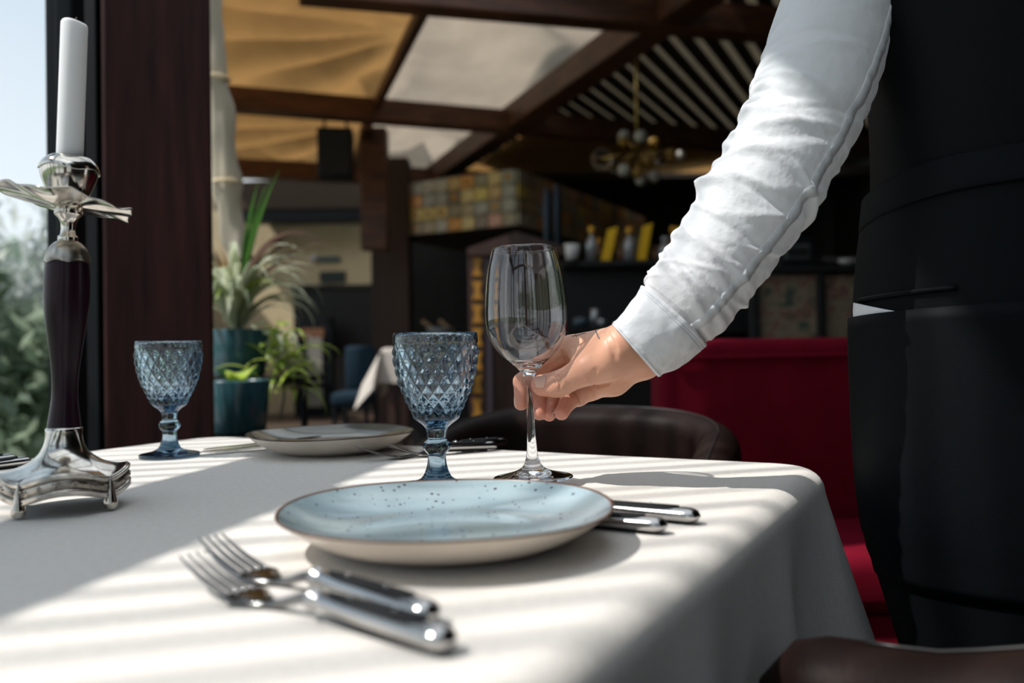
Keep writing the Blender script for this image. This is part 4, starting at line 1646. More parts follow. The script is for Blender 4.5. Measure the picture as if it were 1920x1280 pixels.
NB_ = 144
V, F = [], []
secs = []
for j in range(NB_):
    th = 2 * PI * j / NB_
    col_ = []
    for i in range(22):
        q = i / 21
        r, z = base_pt(th, q)
        col_.append((r * math.cos(th), r * math.sin(th), z))
    secs.append(col_)
    V += col_
for j in range(NB_):
    j2 = (j + 1) % NB_
    for i in range(21):
        F.append((j * 22 + i, j2 * 22 + i, j2 * 22 + i + 1, j * 22 + i + 1))
V = lean(V)
base = obj('flared_base', V, F, M_SILVER, cs_o)
solidify(base, 0.0012)


def ring_strip(name, offs, m):
    """offs: list of (dr, dz) below the outer edge of the base"""
    V, F = [], []
    k = len(offs)
    for j in range(NB_):
        th = 2 * PI * j / NB_
        r, z = base_pt(th, 1.0)
        for dr, dz in offs:
            V.append(((r + dr) * math.cos(th), (r + dr) * math.sin(th), z + dz))
    for j in range(NB_):
        j2 = (j + 1) % NB_
        for i in range(k):
            i2 = (i + 1) % k
            F.append((j * k + i, j2 * k + i, j2 * k + i2, j * k + i2))
    return obj(name, V, F, m, cs_o)


ring_strip('upper_moulding', [(-0.001, 0.0006), (0.0012, 0.0004), (0.002, -0.0008), (0.001, -0.002), (0.0016, -0.003), (0.0002, -0.0040), (-0.003, -0.004)], M_SILVER)
ring_strip('relief_band', [(-0.0006, -0.0035), (0.0008, -0.006), (0.0012, -0.0095), (0.0006, -0.0135), (-0.003, -0.0135), (-0.003, -0.004)], M_SILVER_D)
ring_strip('lower_moulding', [(-0.001, -0.0130), (0.0018, -0.0134), (0.0026, -0.0148), (0.0016, -0.0162), (0.0028, -0.0178), (0.0012, -0.0192), (-0.003, -0.0190)], M_SILVER)
# small raised flowers and leaves on the band
fb = MB()
for k in range(24):
    th = 2 * PI * (k + 0.5) / 24
    r, z = base_pt(th, 1.0)
    er = np.array([math.cos(th), math.sin(th), 0])
    et = np.array([-math.sin(th), math.cos(th), 0])
    c = er * (r + 0.0012) + np.array([0, 0, z - 0.0085])
    if k % 2 == 0:
        for j in range(5):
            a = 2 * PI * j / 5 + 0.3
            p = c + et * 0.0017 * math.cos(a) + np.array([0, 0, 0.0017 * math.sin(a)])
            fb.add(*sphere_mesh(p, 0.0011, 8, 5))
        fb.add(*sphere_mesh(c + er * 0.0004, 0.0009, 8, 5))
    else:
        for j in range(4):
            p = c + et * (j - 1.5) * 0.0024 + np.array([0, 0, 0.0012 * (-1) ** j])
            fb.add(*sphere_mesh(p, 0.0010, 8, 5, (1, 1, 1.3)))
fo = fb.build('raised_flower', M_SILVER_D, cs_o, True)
fo['kind'] = 'stuff'
# teardrop feet
ftp = [(0.0003, 0.0315), (0.0012, 0.029), (0.0030, 0.021), (0.0048, 0.013), (0.0060, 0.0075), (0.0058, 0.004), (0.0042, 0.0012), (0.0005, 0.0)]
for k in range(4):
    th = PI / 4 + k * PI / 2
    lathe('foot', [tuple(p) for p in catmull(ftp, 24)], M_SILVER, cs_o, 20, loc=(0.0525 * math.cos(th), 0.0525 * math.sin(th), 0))
stem = [(0.0148, 0.0755), (0.0146, 0.079), (0.0128, 0.092), (0.0113, 0.108), (0.0120, 0.130), (0.0152, 0.157), (0.0187, 0.183), (0.0200, 0.202), (0.0199, 0.220), (0.0188, 0.234), (0.0170, 0.238)]
cs_part('purple_stem', [tuple(p) for p in catmull(stem, 60)], M_PURPLE)
cs_part('lower_ring', [(0.0140, 0.0745), (0.0153, 0.0750), (0.0155, 0.0762), (0.0146, 0.0772)], M_SILVER)


def scal(th, i, r, z):
    if i < 4:
        return r + 0.0004, z + 0.0022 * (0.5 + 0.5 * math.cos(6 * th)) - 0.001
    return r * (1 + 0.012 * math.cos(6 * th)), z


cs_part('filigree_collar', [tuple(p) for p in catmull([(0.0195, 0.2335), (0.0196, 0.236), (0.0186, 0.241), (0.0160, 0.2475), (0.0115, 0.2525), (0.0082, 0.2545)], 24)], M_SILVER_D, 60, scal)
neck = [(0.0082, 0.2535), (0.0088, 0.2555), (0.0088, 0.2585), (0.0068, 0.2600), (0.0062, 0.2660), (0.0066, 0.2720), (0.0090, 0.2765), (0.0118, 0.2790), (0.0122, 0.2800), (0.0122, 0.2860), (0.0112, 0.2875), (0.0060, 0.2890)]
cs_part('neck', neck, M_SILVER, 48)
# wavy drip pan, seen from below
fw = math.radians(-30)


def pan(u, v):
    th = u * 2 * PI
    r = 0.008 + 0.0455 * v
    wth = th - fw                                 # angle measured from world +x
    edge = v ** 1.5
    petal = 1 + 0.05 * math.cos(5 * wth + 0.4) * v + 0.02 * math.cos(13 * wth) * v ** 3
    z = 0.2868 + 0.004 * math.sin(v * PI * 0.5)
    z += edge * (-0.0085 * math.cos(wth) - 0.0062 * math.sin(wth) + 0.0022 * math.sin(5 * wth + 0.3) + 0.0012 * math.sin(11 * wth + 1.0))
    z += 0.0018 * math.sin(v * PI) * math.sin(5 * wth + 1.8)
    rr = r * petal * 1.06
    return (rr * math.cos(th), rr * math.sin(th), z)


V, F = grid_mesh(pan, 144, 22, True)
po = obj('drip_pan', lean(V), F, M_SILVER, cs_o)
solidify(po, 0.0011)
cup = [(0.006, 0.2875), (0.0125, 0.2890), (0.0150, 0.2930), (0.0187, 0.3000), (0.0220, 0.3085), (0.0246, 0.3165), (0.0256, 0.3235), (0.0250, 0.3260)]
cs_part('candle_cup', [tuple(p) for p in catmull(cup, 30)], M_SILVER, 64)


def lip(th, i, r, z):
    w_ = th - fw
    k = (i / 15)
    return r, z + (1 - k) * (0.0016 * math.sin(4 * w_ + 2.2) - 0.0022 * math.cos(w_))


lo = cs_part('wavy_lip', [tuple(p) for p in catmull([(0.0268, 0.3215), (0.0262, 0.3250), (0.0238, 0.3295), (0.0200, 0.3330), (0.0155, 0.3350), (0.0125, 0.3357)], 16)], M_SILVER, 96, lip)
solidify(lo, 0.0009)

# the candle is a thing of its own
kx = 0.789
cb_ = np.array([-0.4285 + LT * (0.333 - 0.07), 0.789, TZ + 0.3315])
cnd = thing('pillar_candle', 'white dinner candle standing in the silver candlestick', 'candle', tuple(cb_), rot=(0, math.radians(2.5), 0))
M_WAX = mat('white_wax', (0.94, 0.945, 0.95), 0.42, sss=0.3, sss_r=(0.012, 0.010, 0.009), bump=(60, 0.05, 0.001))

nt = M_WAX.node_tree
trw = nt.nodes.new('ShaderNodeBsdfTranslucent')
trw.inputs[0].default_value = (0.95, 0.95, 0.94, 1)
mxw = nt.nodes.new('ShaderNodeMixShader')
mxw.inputs[0].default_value = 0.08
nt.links.new(principled(M_WAX).outputs[0], mxw.inputs[1])
nt.links.new(trw.outputs[0], mxw.inputs[2])
nt.links.new(mxw.outputs[0], nt.nodes['Material Output'].inputs[0])


def wax(th, i, r, z):
    if z > 0.125:
        z += 0.0012 * math.cos(th + 2.6) * (r / 0.0118) + 0.0004 * math.sin(3 * th)
    return r, z


lathe('wax_body', [(0.0004, 0.0), (0.0112, 0.0), (0.0117, 0.002), (0.0117, 0.128), (0.0116, 0.1310), (0.0108, 0.1325), (0.0090, 0.1322), (0.0050, 0.1312), (0.0004, 0.1308)], M_WAX, cnd, 48, wax)
tube('wick', catmull([(0, 0, 0.1300), (0.0001, 0, 0.1335), (0.0008, 0, 0.1362), (0.0022, 0, 0.1382)], 10), 0.0006, mat('charred_wick', (0.10, 0.09, 0.08), 0.9), cnd, 8)

# ------------------------------------------------------------------ potted plants by the column
M_TEAL = mat('teal_ceramic', (0.035, 0.105, 0.125), 0.22, coat=0.5, var=(20, 0.35, (3, 3, 0.4)))
M_SOIL = mat('potting_soil', (0.03, 0.02, 0.014), 0.95, bump=(200, 0.8, 0.004))
pl_d = 2.75


def pot(t, r, h):
    lathe('pot', [(0.001, 0.004), (r * 0.78, 0.0), (r * 0.86, 0.012), (r, h - 0.004), (r * 0.985, h), (r * 0.93, h - 0.002), (r * 0.90, h - 0.03), (0.001, h - 0.03)], M_TEAL, t, 40)
    lathe('soil', [(0.001, h - 0.022), (r * 0.88, h - 0.026), (r * 0.90, h - 0.032)], M_SOIL, t, 24)


def strap_leaf(base, az, L, up, wd, droop, n=14):
    """arching strap leaf as a folded ribbon"""
    V, F = [], []
    p = np.array(base, float)
    el = up
    d = np.array([math.cos(az), math.sin(az), 0])
    side = np.array([-math.sin(az), math.cos(az), 0])
    for i in range(n):
        q = i / (n - 1)
        w_ = wd * (math.sin(PI * min(1, 0.12 + 0.88 * q)) ** 0.7) * (1 - q ** 4) + 0.0006
        dirv = d * math.cos(el) + np.array([0, 0, math.sin(el)])
        nr = -d * math.sin(el) + np.array([0, 0, math.cos(el)])
        V += [p - side * w_ + nr * w_ * 0.35, p, p + side * w_ + nr * w_ * 0.35]
        p = p + dirv * L / (n - 1)
        el -= droop / (n - 1) * (0.4 + 1.3 * q)
    for i in range(n - 1):
        a = i * 3
        F += [(a, a + 1, a + 4, a + 3), (a + 1, a + 2, a + 5, a + 4)]
    return V, F


LG = leaf_mat('fresh_green_leaf', (0.20, 0.34, 0.05), (0.50, 0.62, 0.12))
LS = leaf_mat('sun_whitened_leaf', (0.32, 0.37, 0.20), (0.54, 0.57, 0.42))  # variegated leaf, whitened to stand in for sun highlights
LR = leaf_mat('bronze_red_leaf', (0.16, 0.05, 0.02), (0.40, 0.17, 0.02))
LP = leaf_mat('dull_purple_leaf', (0.06, 0.035, 0.035), (0.13, 0.08, 0.06))
LD = leaf_mat('dark_green_leaf', (0.02, 0.07, 0.02), (0.06, 0.15, 0.03))

a, b = W(372, 700, pl_d), W(497, 700, pl_d)
r_up = (b[0] - a[0]) / 2
z_up0, z_up1 = W(440, 706, pl_d)[2], W(440, 617, pl_d)[2]
pu = thing('potted_cordyline', 'arching striped cordyline in the upper teal pot', 'plant', ((a[0] + b[0]) / 2, pl_d + 0.05, z_up0))
pot(pu, r_up, z_up1 - z_up0)
hz_ = z_up1 - z_up0
for k in range(120):
    az = random.uniform(0, 2 * PI)
    if k < 46 or k >= 78:
        mm, L, up, dr_ = LS, random.uniform(0.22, 0.38), random.uniform(0.9, 1.35), random.uniform(1.9, 2.9)
    elif k < 54:
        mm, L, up, dr_ = LG, random.uniform(0.16, 0.32), random.uniform(0.6, 1.3), random.uniform(1.2, 2.6)
    elif k < 64:
        mm, L, up, dr_ = LR, random.uniform(0.16, 0.24), random.uniform(1.15, 1.5), random.uniform(0.3, 1.3)
        az = random.uniform(PI * 0.7, PI * 1.4)
    elif k < 73:
        mm, L, up, dr_ = LP, random.uniform(0.35, 0.48), random.uniform(1.05, 1.4), random.uniform(1.6, 2.5)
        az = random.uniform(-0.9, 0.9)
    else:
        mm, L, up, dr_ = LD, random.uniform(0.35, 0.46), random.uniform(1.3, 1.52), random.uniform(0.1, 0.4)
        az = random.uniform(-0.6, 1.2)
    hgt = hz_ - 0.02 + random.uniform(0, 0.10) + (0.05 if 44 <= k else 0)
    V, F = strap_leaf((0.02 * math.cos(az), 0.02 * math.sin(az), hgt), az, L, up, random.uniform(0.009, 0.016), dr_)
    obj('leaf', V, F, mm, pu)
tube('stalk', [(0, 0, hz_ - 0.03), (0.004, 0, hz_ + 0.08), (-0.004, 0, hz_ + 0.16)], [0.012, 0.011, 0.008], M_TRUNK, pu, 10)

ld = 2.5
a, b = W(384, 760, ld), W(506, 760, ld)
r_lo = (b[0] - a[0]) / 2
z_lo0, z_lo1 = W(440, 812, ld)[2], W(440, 712, ld)[2]
plo = thing('potted_succulent', 'round leaved green plant in the lower teal pot', 'plant', ((a[0] + b[0]) / 2, ld, z_lo0))
pot(plo, r_lo, z_lo1 - z_lo0)
for k in range(14):
    az = random.uniform(0, 2 * PI)
    V, F = strap_leaf((0.01 * math.cos(az), 0.01 * math.sin(az), z_lo1 - z_lo0 - 0.02), az, random.uniform(0.05, 0.10), random.uniform(0.7, 1.4), random.uniform(0.016, 0.026), random.uniform(0.3, 1.0), 8)
    obj('leaf', V, F, LD if k % 2 else LG, plo)
tp_ = thing('trailing_plant', 'bright green trailing spider plant spilling beside the teal pots', 'plant', tuple(W(512, 660, 2.68)))
ftz = W(512, 660, 2.68)
for k in range(56):
    az = random.uniform(-0.9, 1.4) if k % 4 else random.uniform(0, 2 * PI)
    V, F = strap_leaf((random.uniform(-0.02, 0.04), random.uniform(-0.04, 0.04), random.uniform(-0.14, 0.06)), az, random.uniform(0.07, 0.24), random.uniform(0.1, 1.1), random.uniform(0.006, 0.011), random.uniform(1.5, 3.2), 12)
    obj('leaf', V, F, LG if k % 3 else LS, tp_)
for k in range(26):
    c = np.array([random.uniform(-0.04, 0.06), random.uniform(-0.06, 0.02), random.uniform(-0.05, 0.09)])
    az = random.uniform(0, 2 * PI)
    V, F = strap_leaf(c, az, 0.03, 0.6, 0.011, 0.6, 6)
    obj('leaf', V, F, LS if k % 2 else LG, tp_)
tube('vine', catmull([(0, 0, 0.02), (0.02, 0, -0.05), (0.035, 0, -0.13), (0.02, 0.0, -0.22)], 12), 0.004, M_TRUNK, tp_, 8)
st = thing('plant_stand', 'black tiered metal stand carrying the teal pots', 'stand', ((a[0] + b[0]) / 2 + 0.02, 2.62, 0))
box('lower_shelf', (-0.02, -0.12, z_lo0 - 0.012), (0.26, 0.24, 0.02), M_BLACK, st)
box('upper_shelf', (-0.01, 0.17, z_up0 - 0.012), (0.30, 0.28, 0.02), M_BLACK, st)
for dx in (-0.13, 0.11):
    box('upright', (dx, 0.17, (z_up0 - 0.02) / 2), (0.02, 0.02, z_up0 - 0.02), M_BLACK, st)
    box('upright', (dx, -0.2, (z_lo0 - 0.02) / 2), (0.02, 0.02, z_lo0 - 0.02), M_BLACK, st)
tube('trailing_pot_hook', [(0.10, 0.1, z_up0 - 0.03), (0.20, 0.08, z_up0 - 0.03)], 0.008, M_BLACK, st, 8)

# gathered canvas edge hanging beside the column
cu_p = [W(388, -40, 3.3), W(398, 90, 3.3), W(412, 200, 3.32), W(424, 320, 3.34), W(432, 410, 3.36), W(452, 490, 3.36)]
pth = catmull(cu_p, 60)
V, F = tube_mesh(pth, [0.036 + 0.003 * math.sin(i * 0.35) for i in range(60)], 22, True, flat=[0.05 + 0.004 * math.cos(i * 0.5) for i in range(60)])
V = [np.array(v) + 0.012 * noise.noise(Vector((v[0] * 40, v[1] * 40, v[2] * 5))) * np.array([1, 1, 0.3]) for v in V]
cto = thing('tied_curtain', 'pale gathered canvas curtain hanging beside the timber column', 'curtain', tuple(cu_p[-1]))
obj('gathered_cloth', V, F, canvas_mat('pale_canvas', (0.62, 0.55, 0.44), 0.25), cto, world=True)
for i_ in (18, 38):
    tube('tie', [pth[i_] + np.array([0.05 * math.cos(a), 0.058 * math.sin(a), 0]) for a in np.linspace(0, 2 * PI, 24)], 0.006, M_CREAM, cto, 8, world=True)

# ------------------------------------------------------------------ waiter
person = thing('person', 'waiter in white shirt, black vest and apron setting down the wine glass', 'person', (0.60, 0.92, 0.0))
M_SKIN = mat('warm_skin', (0.72, 0.40, 0.28), 0.42, spec=0.45, sss=0.35, sss_r=(0.006, 0.0022, 0.0012), bump=(420, 0.30, 0.0007))
nt = M_SKIN.node_tree
bs = principled(M_SKIN)
at = nt.nodes.new('ShaderNodeAttribute')
at.attribute_name = 'flush'
co_n = nt.nodes.new('ShaderNodeTexCoord')
nz = nt.nodes.new('ShaderNodeTexNoise')
nz.inputs['Scale'].default_value = 70
nz.inputs['Detail'].default_value = 5
nt.links.new(co_n.outputs['Object'], nz.inputs['Vector'])
m1 = nt.nodes.new('ShaderNodeMixRGB')
m1.inputs['Color1'].default_value = (0.76, 0.42, 0.285, 1)
m1.inputs['Color2'].default_value = (0.69, 0.335, 0.215, 1)
nt.links.new(nz.outputs['Fac'], m1.inputs['Fac'])
m2 = nt.nodes.new('ShaderNodeMixRGB')
m2.inputs['Color2'].default_value = (0.74, 0.30, 0.22, 1)
nt.links.new(at.outputs['Fac'], m2.inputs['Fac'])
nt.links.new(m1.outputs[0], m2.inputs['Color1'])
nt.links.new(m2.outputs[0], bs.inputs['Base Color'])


# --- implicit-surface hand
class Field:
    def __init__(self, lo, hi, h):
        self.h = h
        self.lo = np.array(lo, float)
        self.n = np.ceil((np.array(hi) - self.lo) / h).astype(int) + 1
        self.ax = [self.lo[i] + h * np.arange(self.n[i]) for i in range(3)]
        self.big = 0.05

    def blank(self):
        return np.full(tuple(self.n), self.big, np.float32)

    def cone(self, arr, a, b, ra, rb, k):
        """smooth-union a tapered capsule into arr (only near it)"""
        a, b = np.asarray(a, float), np.asarray(b, float)
        m_ = max(ra, rb) + 0.014
        lo = np.minimum(a, b) - m_
        hi = np.maximum(a, b) + m_
        s = [slice(max(0, int((lo[i] - self.lo[i]) / self.h)), min(self.n[i], int((hi[i] - self.lo[i]) / self.h) + 2)) for i in range(3)]
        X = self.ax[0][s[0]][:, None, None]
        Y = self.ax[1][s[1]][None, :, None]
        Z = self.ax[2][s[2]][None, None, :]
        ba = b - a
        L2 = ba.dot(ba) + 1e-12
        t = np.clip(((X - a[0]) * ba[0] + (Y - a[1]) * ba[1] + (Z - a[2]) * ba[2]) / L2, 0, 1)
        d = np.sqrt((X - a[0] - t * ba[0]) ** 2 + (Y - a[1] - t * ba[1]) ** 2 + (Z - a[2] - t * ba[2]) ** 2) - (ra + (rb - ra) * t)
        sub = arr[tuple(s)]
        arr[tuple(s)] = smin(sub, d.astype(np.float32), k)

    def cut(self, arr, pts, r, depth):
        """shallow groove along a polyline"""
        for a, b in zip(pts[:-1], pts[1:]):
            a, b = np.asarray(a, float), np.asarray(b, float)
            lo = np.minimum(a, b) - 3 * r
            hi = np.maximum(a, b) + 3 * r
            s = [slice(max(0, int((lo[i] - self.lo[i]) / self.h)), min(self.n[i], int((hi[i] - self.lo[i]) / self.h) + 2)) for i in range(3)]
            X = self.ax[0][s[0]][:, None, None]
            Y = self.ax[1][s[1]][None, :, None]
            Z = self.ax[2][s[2]][None, None, :]
            ba = b - a
            t = np.clip(((X - a[0]) * ba[0] + (Y - a[1]) * ba[1] + (Z - a[2]) * ba[2]) / (ba.dot(ba) + 1e-12), 0, 1)
            d2 = (X - a[0] - t * ba[0]) ** 2 + (Y - a[1] - t * ba[1]) ** 2 + (Z - a[2] - t * ba[2]) ** 2
            arr[tuple(s)] += (depth * np.exp(-d2 / (r * r))).astype(np.float32)


def smin(a, b, k):
    if k <= 0:
        return np.minimum(a, b)
    h = np.maximum(k - np.abs(a - b), 0) / k
    return np.minimum(a, b) - h * h * k * 0.25


def surface_nets(f, lo, h):
    s = f < 0
    nx, ny, nz_ = f.shape
    c = np.zeros((nx - 1, ny - 1, nz_ - 1), np.int8)
    for dx in (0, 1):
        for dy in (0, 1):
            for dz in (0, 1):
                c += s[dx:nx - 1 + dx, dy:ny - 1 + dy, dz:nz_ - 1 + dz]
    act = (c > 0) & (c < 8)
    idx = np.full(act.shape, -1, np.int64)
    ijk = np.argwhere(act)
    idx[act] = np.arange(len(ijk))
    acc_ = np.zeros((len(ijk), 3))
    cnt = np.zeros(len(ijk))
    corners = [(x, y, z) for x in (0, 1) for y in (0, 1) for z in (0, 1)]
    for i, a in enumerate(corners):
        for b in corners[i + 1:]:
            if sum(abs(p - q) for p, q in zip(a, b)) != 1:
                continue
            fa = f[ijk[:, 0] + a[0], ijk[:, 1] + a[1], ijk[:, 2] + a[2]].astype(float)
            fb_ = f[ijk[:, 0] + b[0], ijk[:, 1] + b[1], ijk[:, 2] + b[2]].astype(float)
            cr_ = (fa < 0) != (fb_ < 0)
            t = np.where(cr_, fa / np.where(cr_, fa - fb_, 1), 0)
            for d in range(3):
                acc_[:, d] += np.where(cr_, a[d] + t * (b[d] - a[d]), 0)
            cnt += cr_
    V = lo + h * (ijk + acc_ / cnt[:, None])
    F = []
    for d in range(3):
        e1 = [0, 0, 0]
        e1[d] = 1
        s0 = s[:nx - e1[0], :ny - e1[1], :nz_ - e1[2]]
        s1 = s[e1[0]:, e1[1]:, e1[2]:]
        E = np.argwhere(s0 != s1)
        u, v = (d + 1) % 3, (d + 2) % 3
        ok = (E[:, u] > 0) & (E[:, v] > 0)
        for ax_ in range(3):
            ok &= E[:, ax_] < act.shape[ax_]
        E = E[ok]
        du = np.zeros(3, int)
        du[u] = 1
        dv = np.zeros(3, int)
        dv[v] = 1
        q = [E, E - du, E - du - dv, E - dv]
        ids = np.stack([idx[p[:, 0], p[:, 1], p[:, 2]] for p in q], 1)
        flip = s0[E[:, 0], E[:, 1], E[:, 2]]
        ids[~flip] = ids[~flip][:, ::-1]
        F.append(ids[(ids >= 0).all(1)])
    return V, np.vstack(F)


KH = 0.935                       # hand and glass share one depth


def WH(px, py, d):
    return W(px, py, d * KH)


HJ = {
    'thumb': [((1168, 664, 0.918), .0190), ((1102, 692, 0.920), .0138), ((1051, 718, 0.926), .0130), ((1015, 721, 0.936), .0104)],
    'index': [((1070, 650, 0.972), .0128), ((1013, 687, 0.968), .0110), ((978, 715, 0.961), .0092), ((977, 756, 0.951), .0080)],
    'middle': [((1078, 673, 0.986), .0128), ((1024, 715, 0.988), .0106), ((1013, 742, 0.965), .0090), ((1011, 775, 0.948), .0077)],
    'ring': [((1091, 702, 0.982), .0124), ((1046, 732, 0.986), .0102), ((1033, 750, 0.966), .0086), ((1030, 778, 0.950), .0072)],
    'little': [((1110, 728, 0.962), .0130), ((1084, 742, 0.968), .0108), ((1066, 752, 0.955), .0096), ((1053, 774, 0.942), .0082)],
}
pts_all = np.array([WH(*p) for f_ in HJ.values() for p, _ in f_] + [WH(1290, 560, 0.90), WH(1235, 700, 0.92), WH(960, 800, 0.94)])
fld = Field(pts_all.min(0) - 0.03, pts_all.max(0) + 0.03, 0.00078)
palm = fld.blank()


def cn_(arr, p, q, ra, rb, k=0.010):
    fld.cone(arr, WH(*p), WH(*q), ra * KH, rb * KH, k)


# wrist and forearm
cn_(palm, (1174, 646, 0.915), (1262, 556, 0.905), .0220, .0270)
cn_(palm, (1208, 676, 0.915), (1290, 596, 0.905), .0200, .0270)
# metacarpals, hypothenar, thenar, web
cn_(palm, (1176, 644, 0.918), (1070, 648, 0.977), .0212, .0128)
cn_(palm, (1184, 654, 0.920), (1078, 673, 0.988), .0200, .0128)
cn_(palm, (1194, 664, 0.922), (1091, 702, 0.984), .0200, .0122)
cn_(palm, (1204, 672, 0.920), (1150, 712, 0.940), .0195, .0165)
cn_(palm, (1150, 712, 0.940), (1108, 731, 0.962), .0165, .0118)
cn_(palm, (1120, 690, 0.955), (1095, 700, 0.970), .0120, .0110)
cn_(palm, (1180, 660, 0.912), (1140, 680, 0.910), .0200, .0180)
cn_(palm, (1140, 680, 0.910), (1101, 693, 0.914), .0175, .0140)
# first web: muscle between thumb and index metacarpals
cn_(palm, (1165, 648, 0.908), (1098, 662, 0.950), .0200, .0130, 0.014)
cn_(palm, (1150, 662, 0.906), (1094, 676, 0.940), .0185, .0115, 0.014)
cn_(palm, (1106, 684, 0.926), (1080, 660, 0.966), .0095, .0100, 0.012)
fing = fld.blank()
for nm, js in HJ.items():
    one = fld.blank()
    for (pa, ra), (pb, rb) in zip(js[:-1], js[1:]):
        fld.cone(one, WH(*pa), WH(*pb), ra * KH, rb * KH, 0.004)
    # knuckle swell and finger pad
    fld.cone(one, WH(*js[1][0]), WH(*js[1][0]), js[1][1] * 1.05 * KH, js[1][1] * 1.05 * KH, 0.004)
    fing = smin(fing, one, 0.0004)
    if nm == 'thumb':
        palm = smin(palm, one, 0.014)
# thumb pad underneath
cn_(fing, (1040, 728, 0.926), (1020, 727, 0.934), .0095, .0085, 0.006)
hand = smin(palm, fing, 0.0045)
def surf(px, py):
    """point where the view ray through the pixel meets the hand field"""
    for d in np.arange(0.80, 0.95, 0.0005):
        p = W(px, py, d)
        k = np.round((p - fld.lo) / fld.h).astype(int)
        if (k >= 0).all() and (k < fld.n).all() and hand[tuple(k)] < 0:
            return p
    return None


def crease(pxs, r, depth):
    pts = [surf(*p) for p in catmull(pxs, 10)]
    pts = [p for p in pts if p is not None]
    if len(pts) > 1:
        fld.cut(hand, pts, r, depth)


crease([(1040, 701), (1047, 711), (1050, 722), (1049, 733)], 0.0012, 0.0009)
crease([(1035, 702), (1040, 711), (1043, 720)], 0.0010, 0.0006)
crease([(1045, 703), (1051, 711), (1055, 720)], 0.0010, 0.0005)
crease([(1118, 692), (1112, 704), (1103, 716)], 0.0026, 0.0004)
crease([(1103, 724), (1109, 735), (1116, 749)], 0.0013, 0.0014)
crease([(1076, 734), (1085, 744), (1089, 756)], 0.0012, 0.0014)
crease([(1102, 722), (1130, 722), (1158, 713), (1170, 708)], 0.0016, 0.0016)
crease([(1131, 624), (1145, 642), (1151, 660), (1154, 676)], 0.0030, 0.0005)
crease([(1139, 622), (1152, 642), (1158, 658)], 0.0018, 0.0004)
crease([(1054, 657), (1060, 666), (1062, 677)], 0.0016, 0.0010)
crease([(1075, 650), (1078, 660), (1073, 676)], 0.0024, 0.0006)
HV, HF = surface_nets(hand, fld.lo, fld.h)
# light smoothing of the net
nb_i = np.concatenate([HF[:, [0, 1]], HF[:, [1, 2]], HF[:, [2, 3]], HF[:, [3, 0]]])
nb_i = np.vstack([nb_i, nb_i[:, ::-1]])
deg = np.bincount(nb_i[:, 0], minlength=len(HV))[:, None]
for it in range(4):
    avg = np.stack([np.bincount(nb_i[:, 0], HV[nb_i[:, 1], d], len(HV)) for d in range(3)], 1) / np.maximum(deg, 1)
    HV = HV + (0.45 if it % 2 == 0 else -0.38) * (avg - HV)
hand_o = obj('hand', HV, HF, M_SKIN, person, True, world=True)
hand_o['label'] = 'right hand pinching the wine glass stem'
fl_v = np.zeros(len(HV))
for nm, js in HJ.items():
    tip = WH(*js[3][0])
    pip = WH(*js[1][0])
    fl_v = np.maximum(fl_v, 0.85 * np.exp(-(np.linalg.norm(HV - tip, axis=1) / 0.020) ** 2))
    fl_v = np.maximum(fl_v, 0.45 * np.exp(-(np.linalg.norm(HV - pip, axis=1) / 0.016) ** 2))
fa_ = hand_o.data.attributes.new('flush', 'FLOAT', 'POINT')
fa_.data.foreach_set('value', fl_v.astype(np.float32))
hb_tree = BVHTree.FromPolygons([tuple(v) for v in HV], [tuple(int(i) for i in f) for f in HF])


def on_hand(px, py, off=0.00025):
    o_ = Vector(CAM)
    d_ = Vector(W(px, py, 1.0)) - o_
    hit, nrm, _, _ = hb_tree.ray_cast(o_, d_.normalized())
    if hit is None:
        return None
    return np.array(hit + nrm * off) if nrm.dot(d_) < 0 else np.array(hit - nrm * off)


def ink(pxs, w):
    pts = [on_hand(*p) for p in catmull(pxs, 14)]
    pts = [p for p in pts if p is not None]
    if len(pts) > 3:
        V, F = tube_mesh(pts, w, 6, True, flat=w)
        obj('tattoo', V, F, M_INK, hand_o, True, world=True)


M_INK = mat('faded_tattoo_ink', (0.10, 0.11, 0.13), 0.6)
ink([(1117, 620), (1120, 627), (1124, 635)], 0.00062)
ink([(1072, 630.5), (1085, 628), (1098, 624.5)], 0.00040)
ink([(1079, 626.8), (1081, 631.5)], 0.00035)

# nails
M_NAIL = mat('pale_pink_nail', (0.80, 0.46, 0.35), 0.38, spec=0.4)


def nail(js, toward, w=0.0062, L=0.0105, shift=0.0, name='nail'):
    a, b = WH(*js[2][0]), WH(*js[3][0])
    ax_ = (b - a) / np.linalg.norm(b - a)
    nrm = np.asarray(toward, float)
    nrm = nrm - ax_ * nrm.dot(ax_)
    nrm /= np.linalg.norm(nrm)
    sd = np.cross(ax_, nrm)
    r = js[3][1] * KH
    grid = []
    nu, nv = 9, 9
    for i in range(nu):
        for j in range(nv):
            u = -1 + 2 * i / (nu - 1)
            v = j / (nv - 1)
            base_cut = 0.22 * u * u
            al = b + ax_ * (shift - L + r * 0.45 + (L + r * 0.25) * (base_cut + (1 - base_cut) * v) - 0.15 * r * u * u * v)
            an = u * w / r * 1.05
            dirn = nrm * math.cos(an) + sd * math.sin(an)
            o_ = Vector(al + dirn * 0.03)
            hit, n_h, _, _ = hb_tree.ray_cast(o_, Vector(-dirn))
            p = np.array(hit) + dirn * 0.00012 if hit is not None else al + dirn * r
            if np.linalg.norm(p - al) > r * 1.8:
                p = al + dirn * r
            grid.append(p)
    F = [(i * nv + j, (i + 1) * nv + j, (i + 1) * nv + j + 1, i * nv + j + 1) for i in range(nu - 1) for j in range(nv - 1)]
    o = obj(name, grid, F, M_NAIL, hand_o, True, world=True)
    md = o.modifiers.new('thickness', 'SOLIDIFY')
    md.thickness = 0.0003
    md.offset = 0


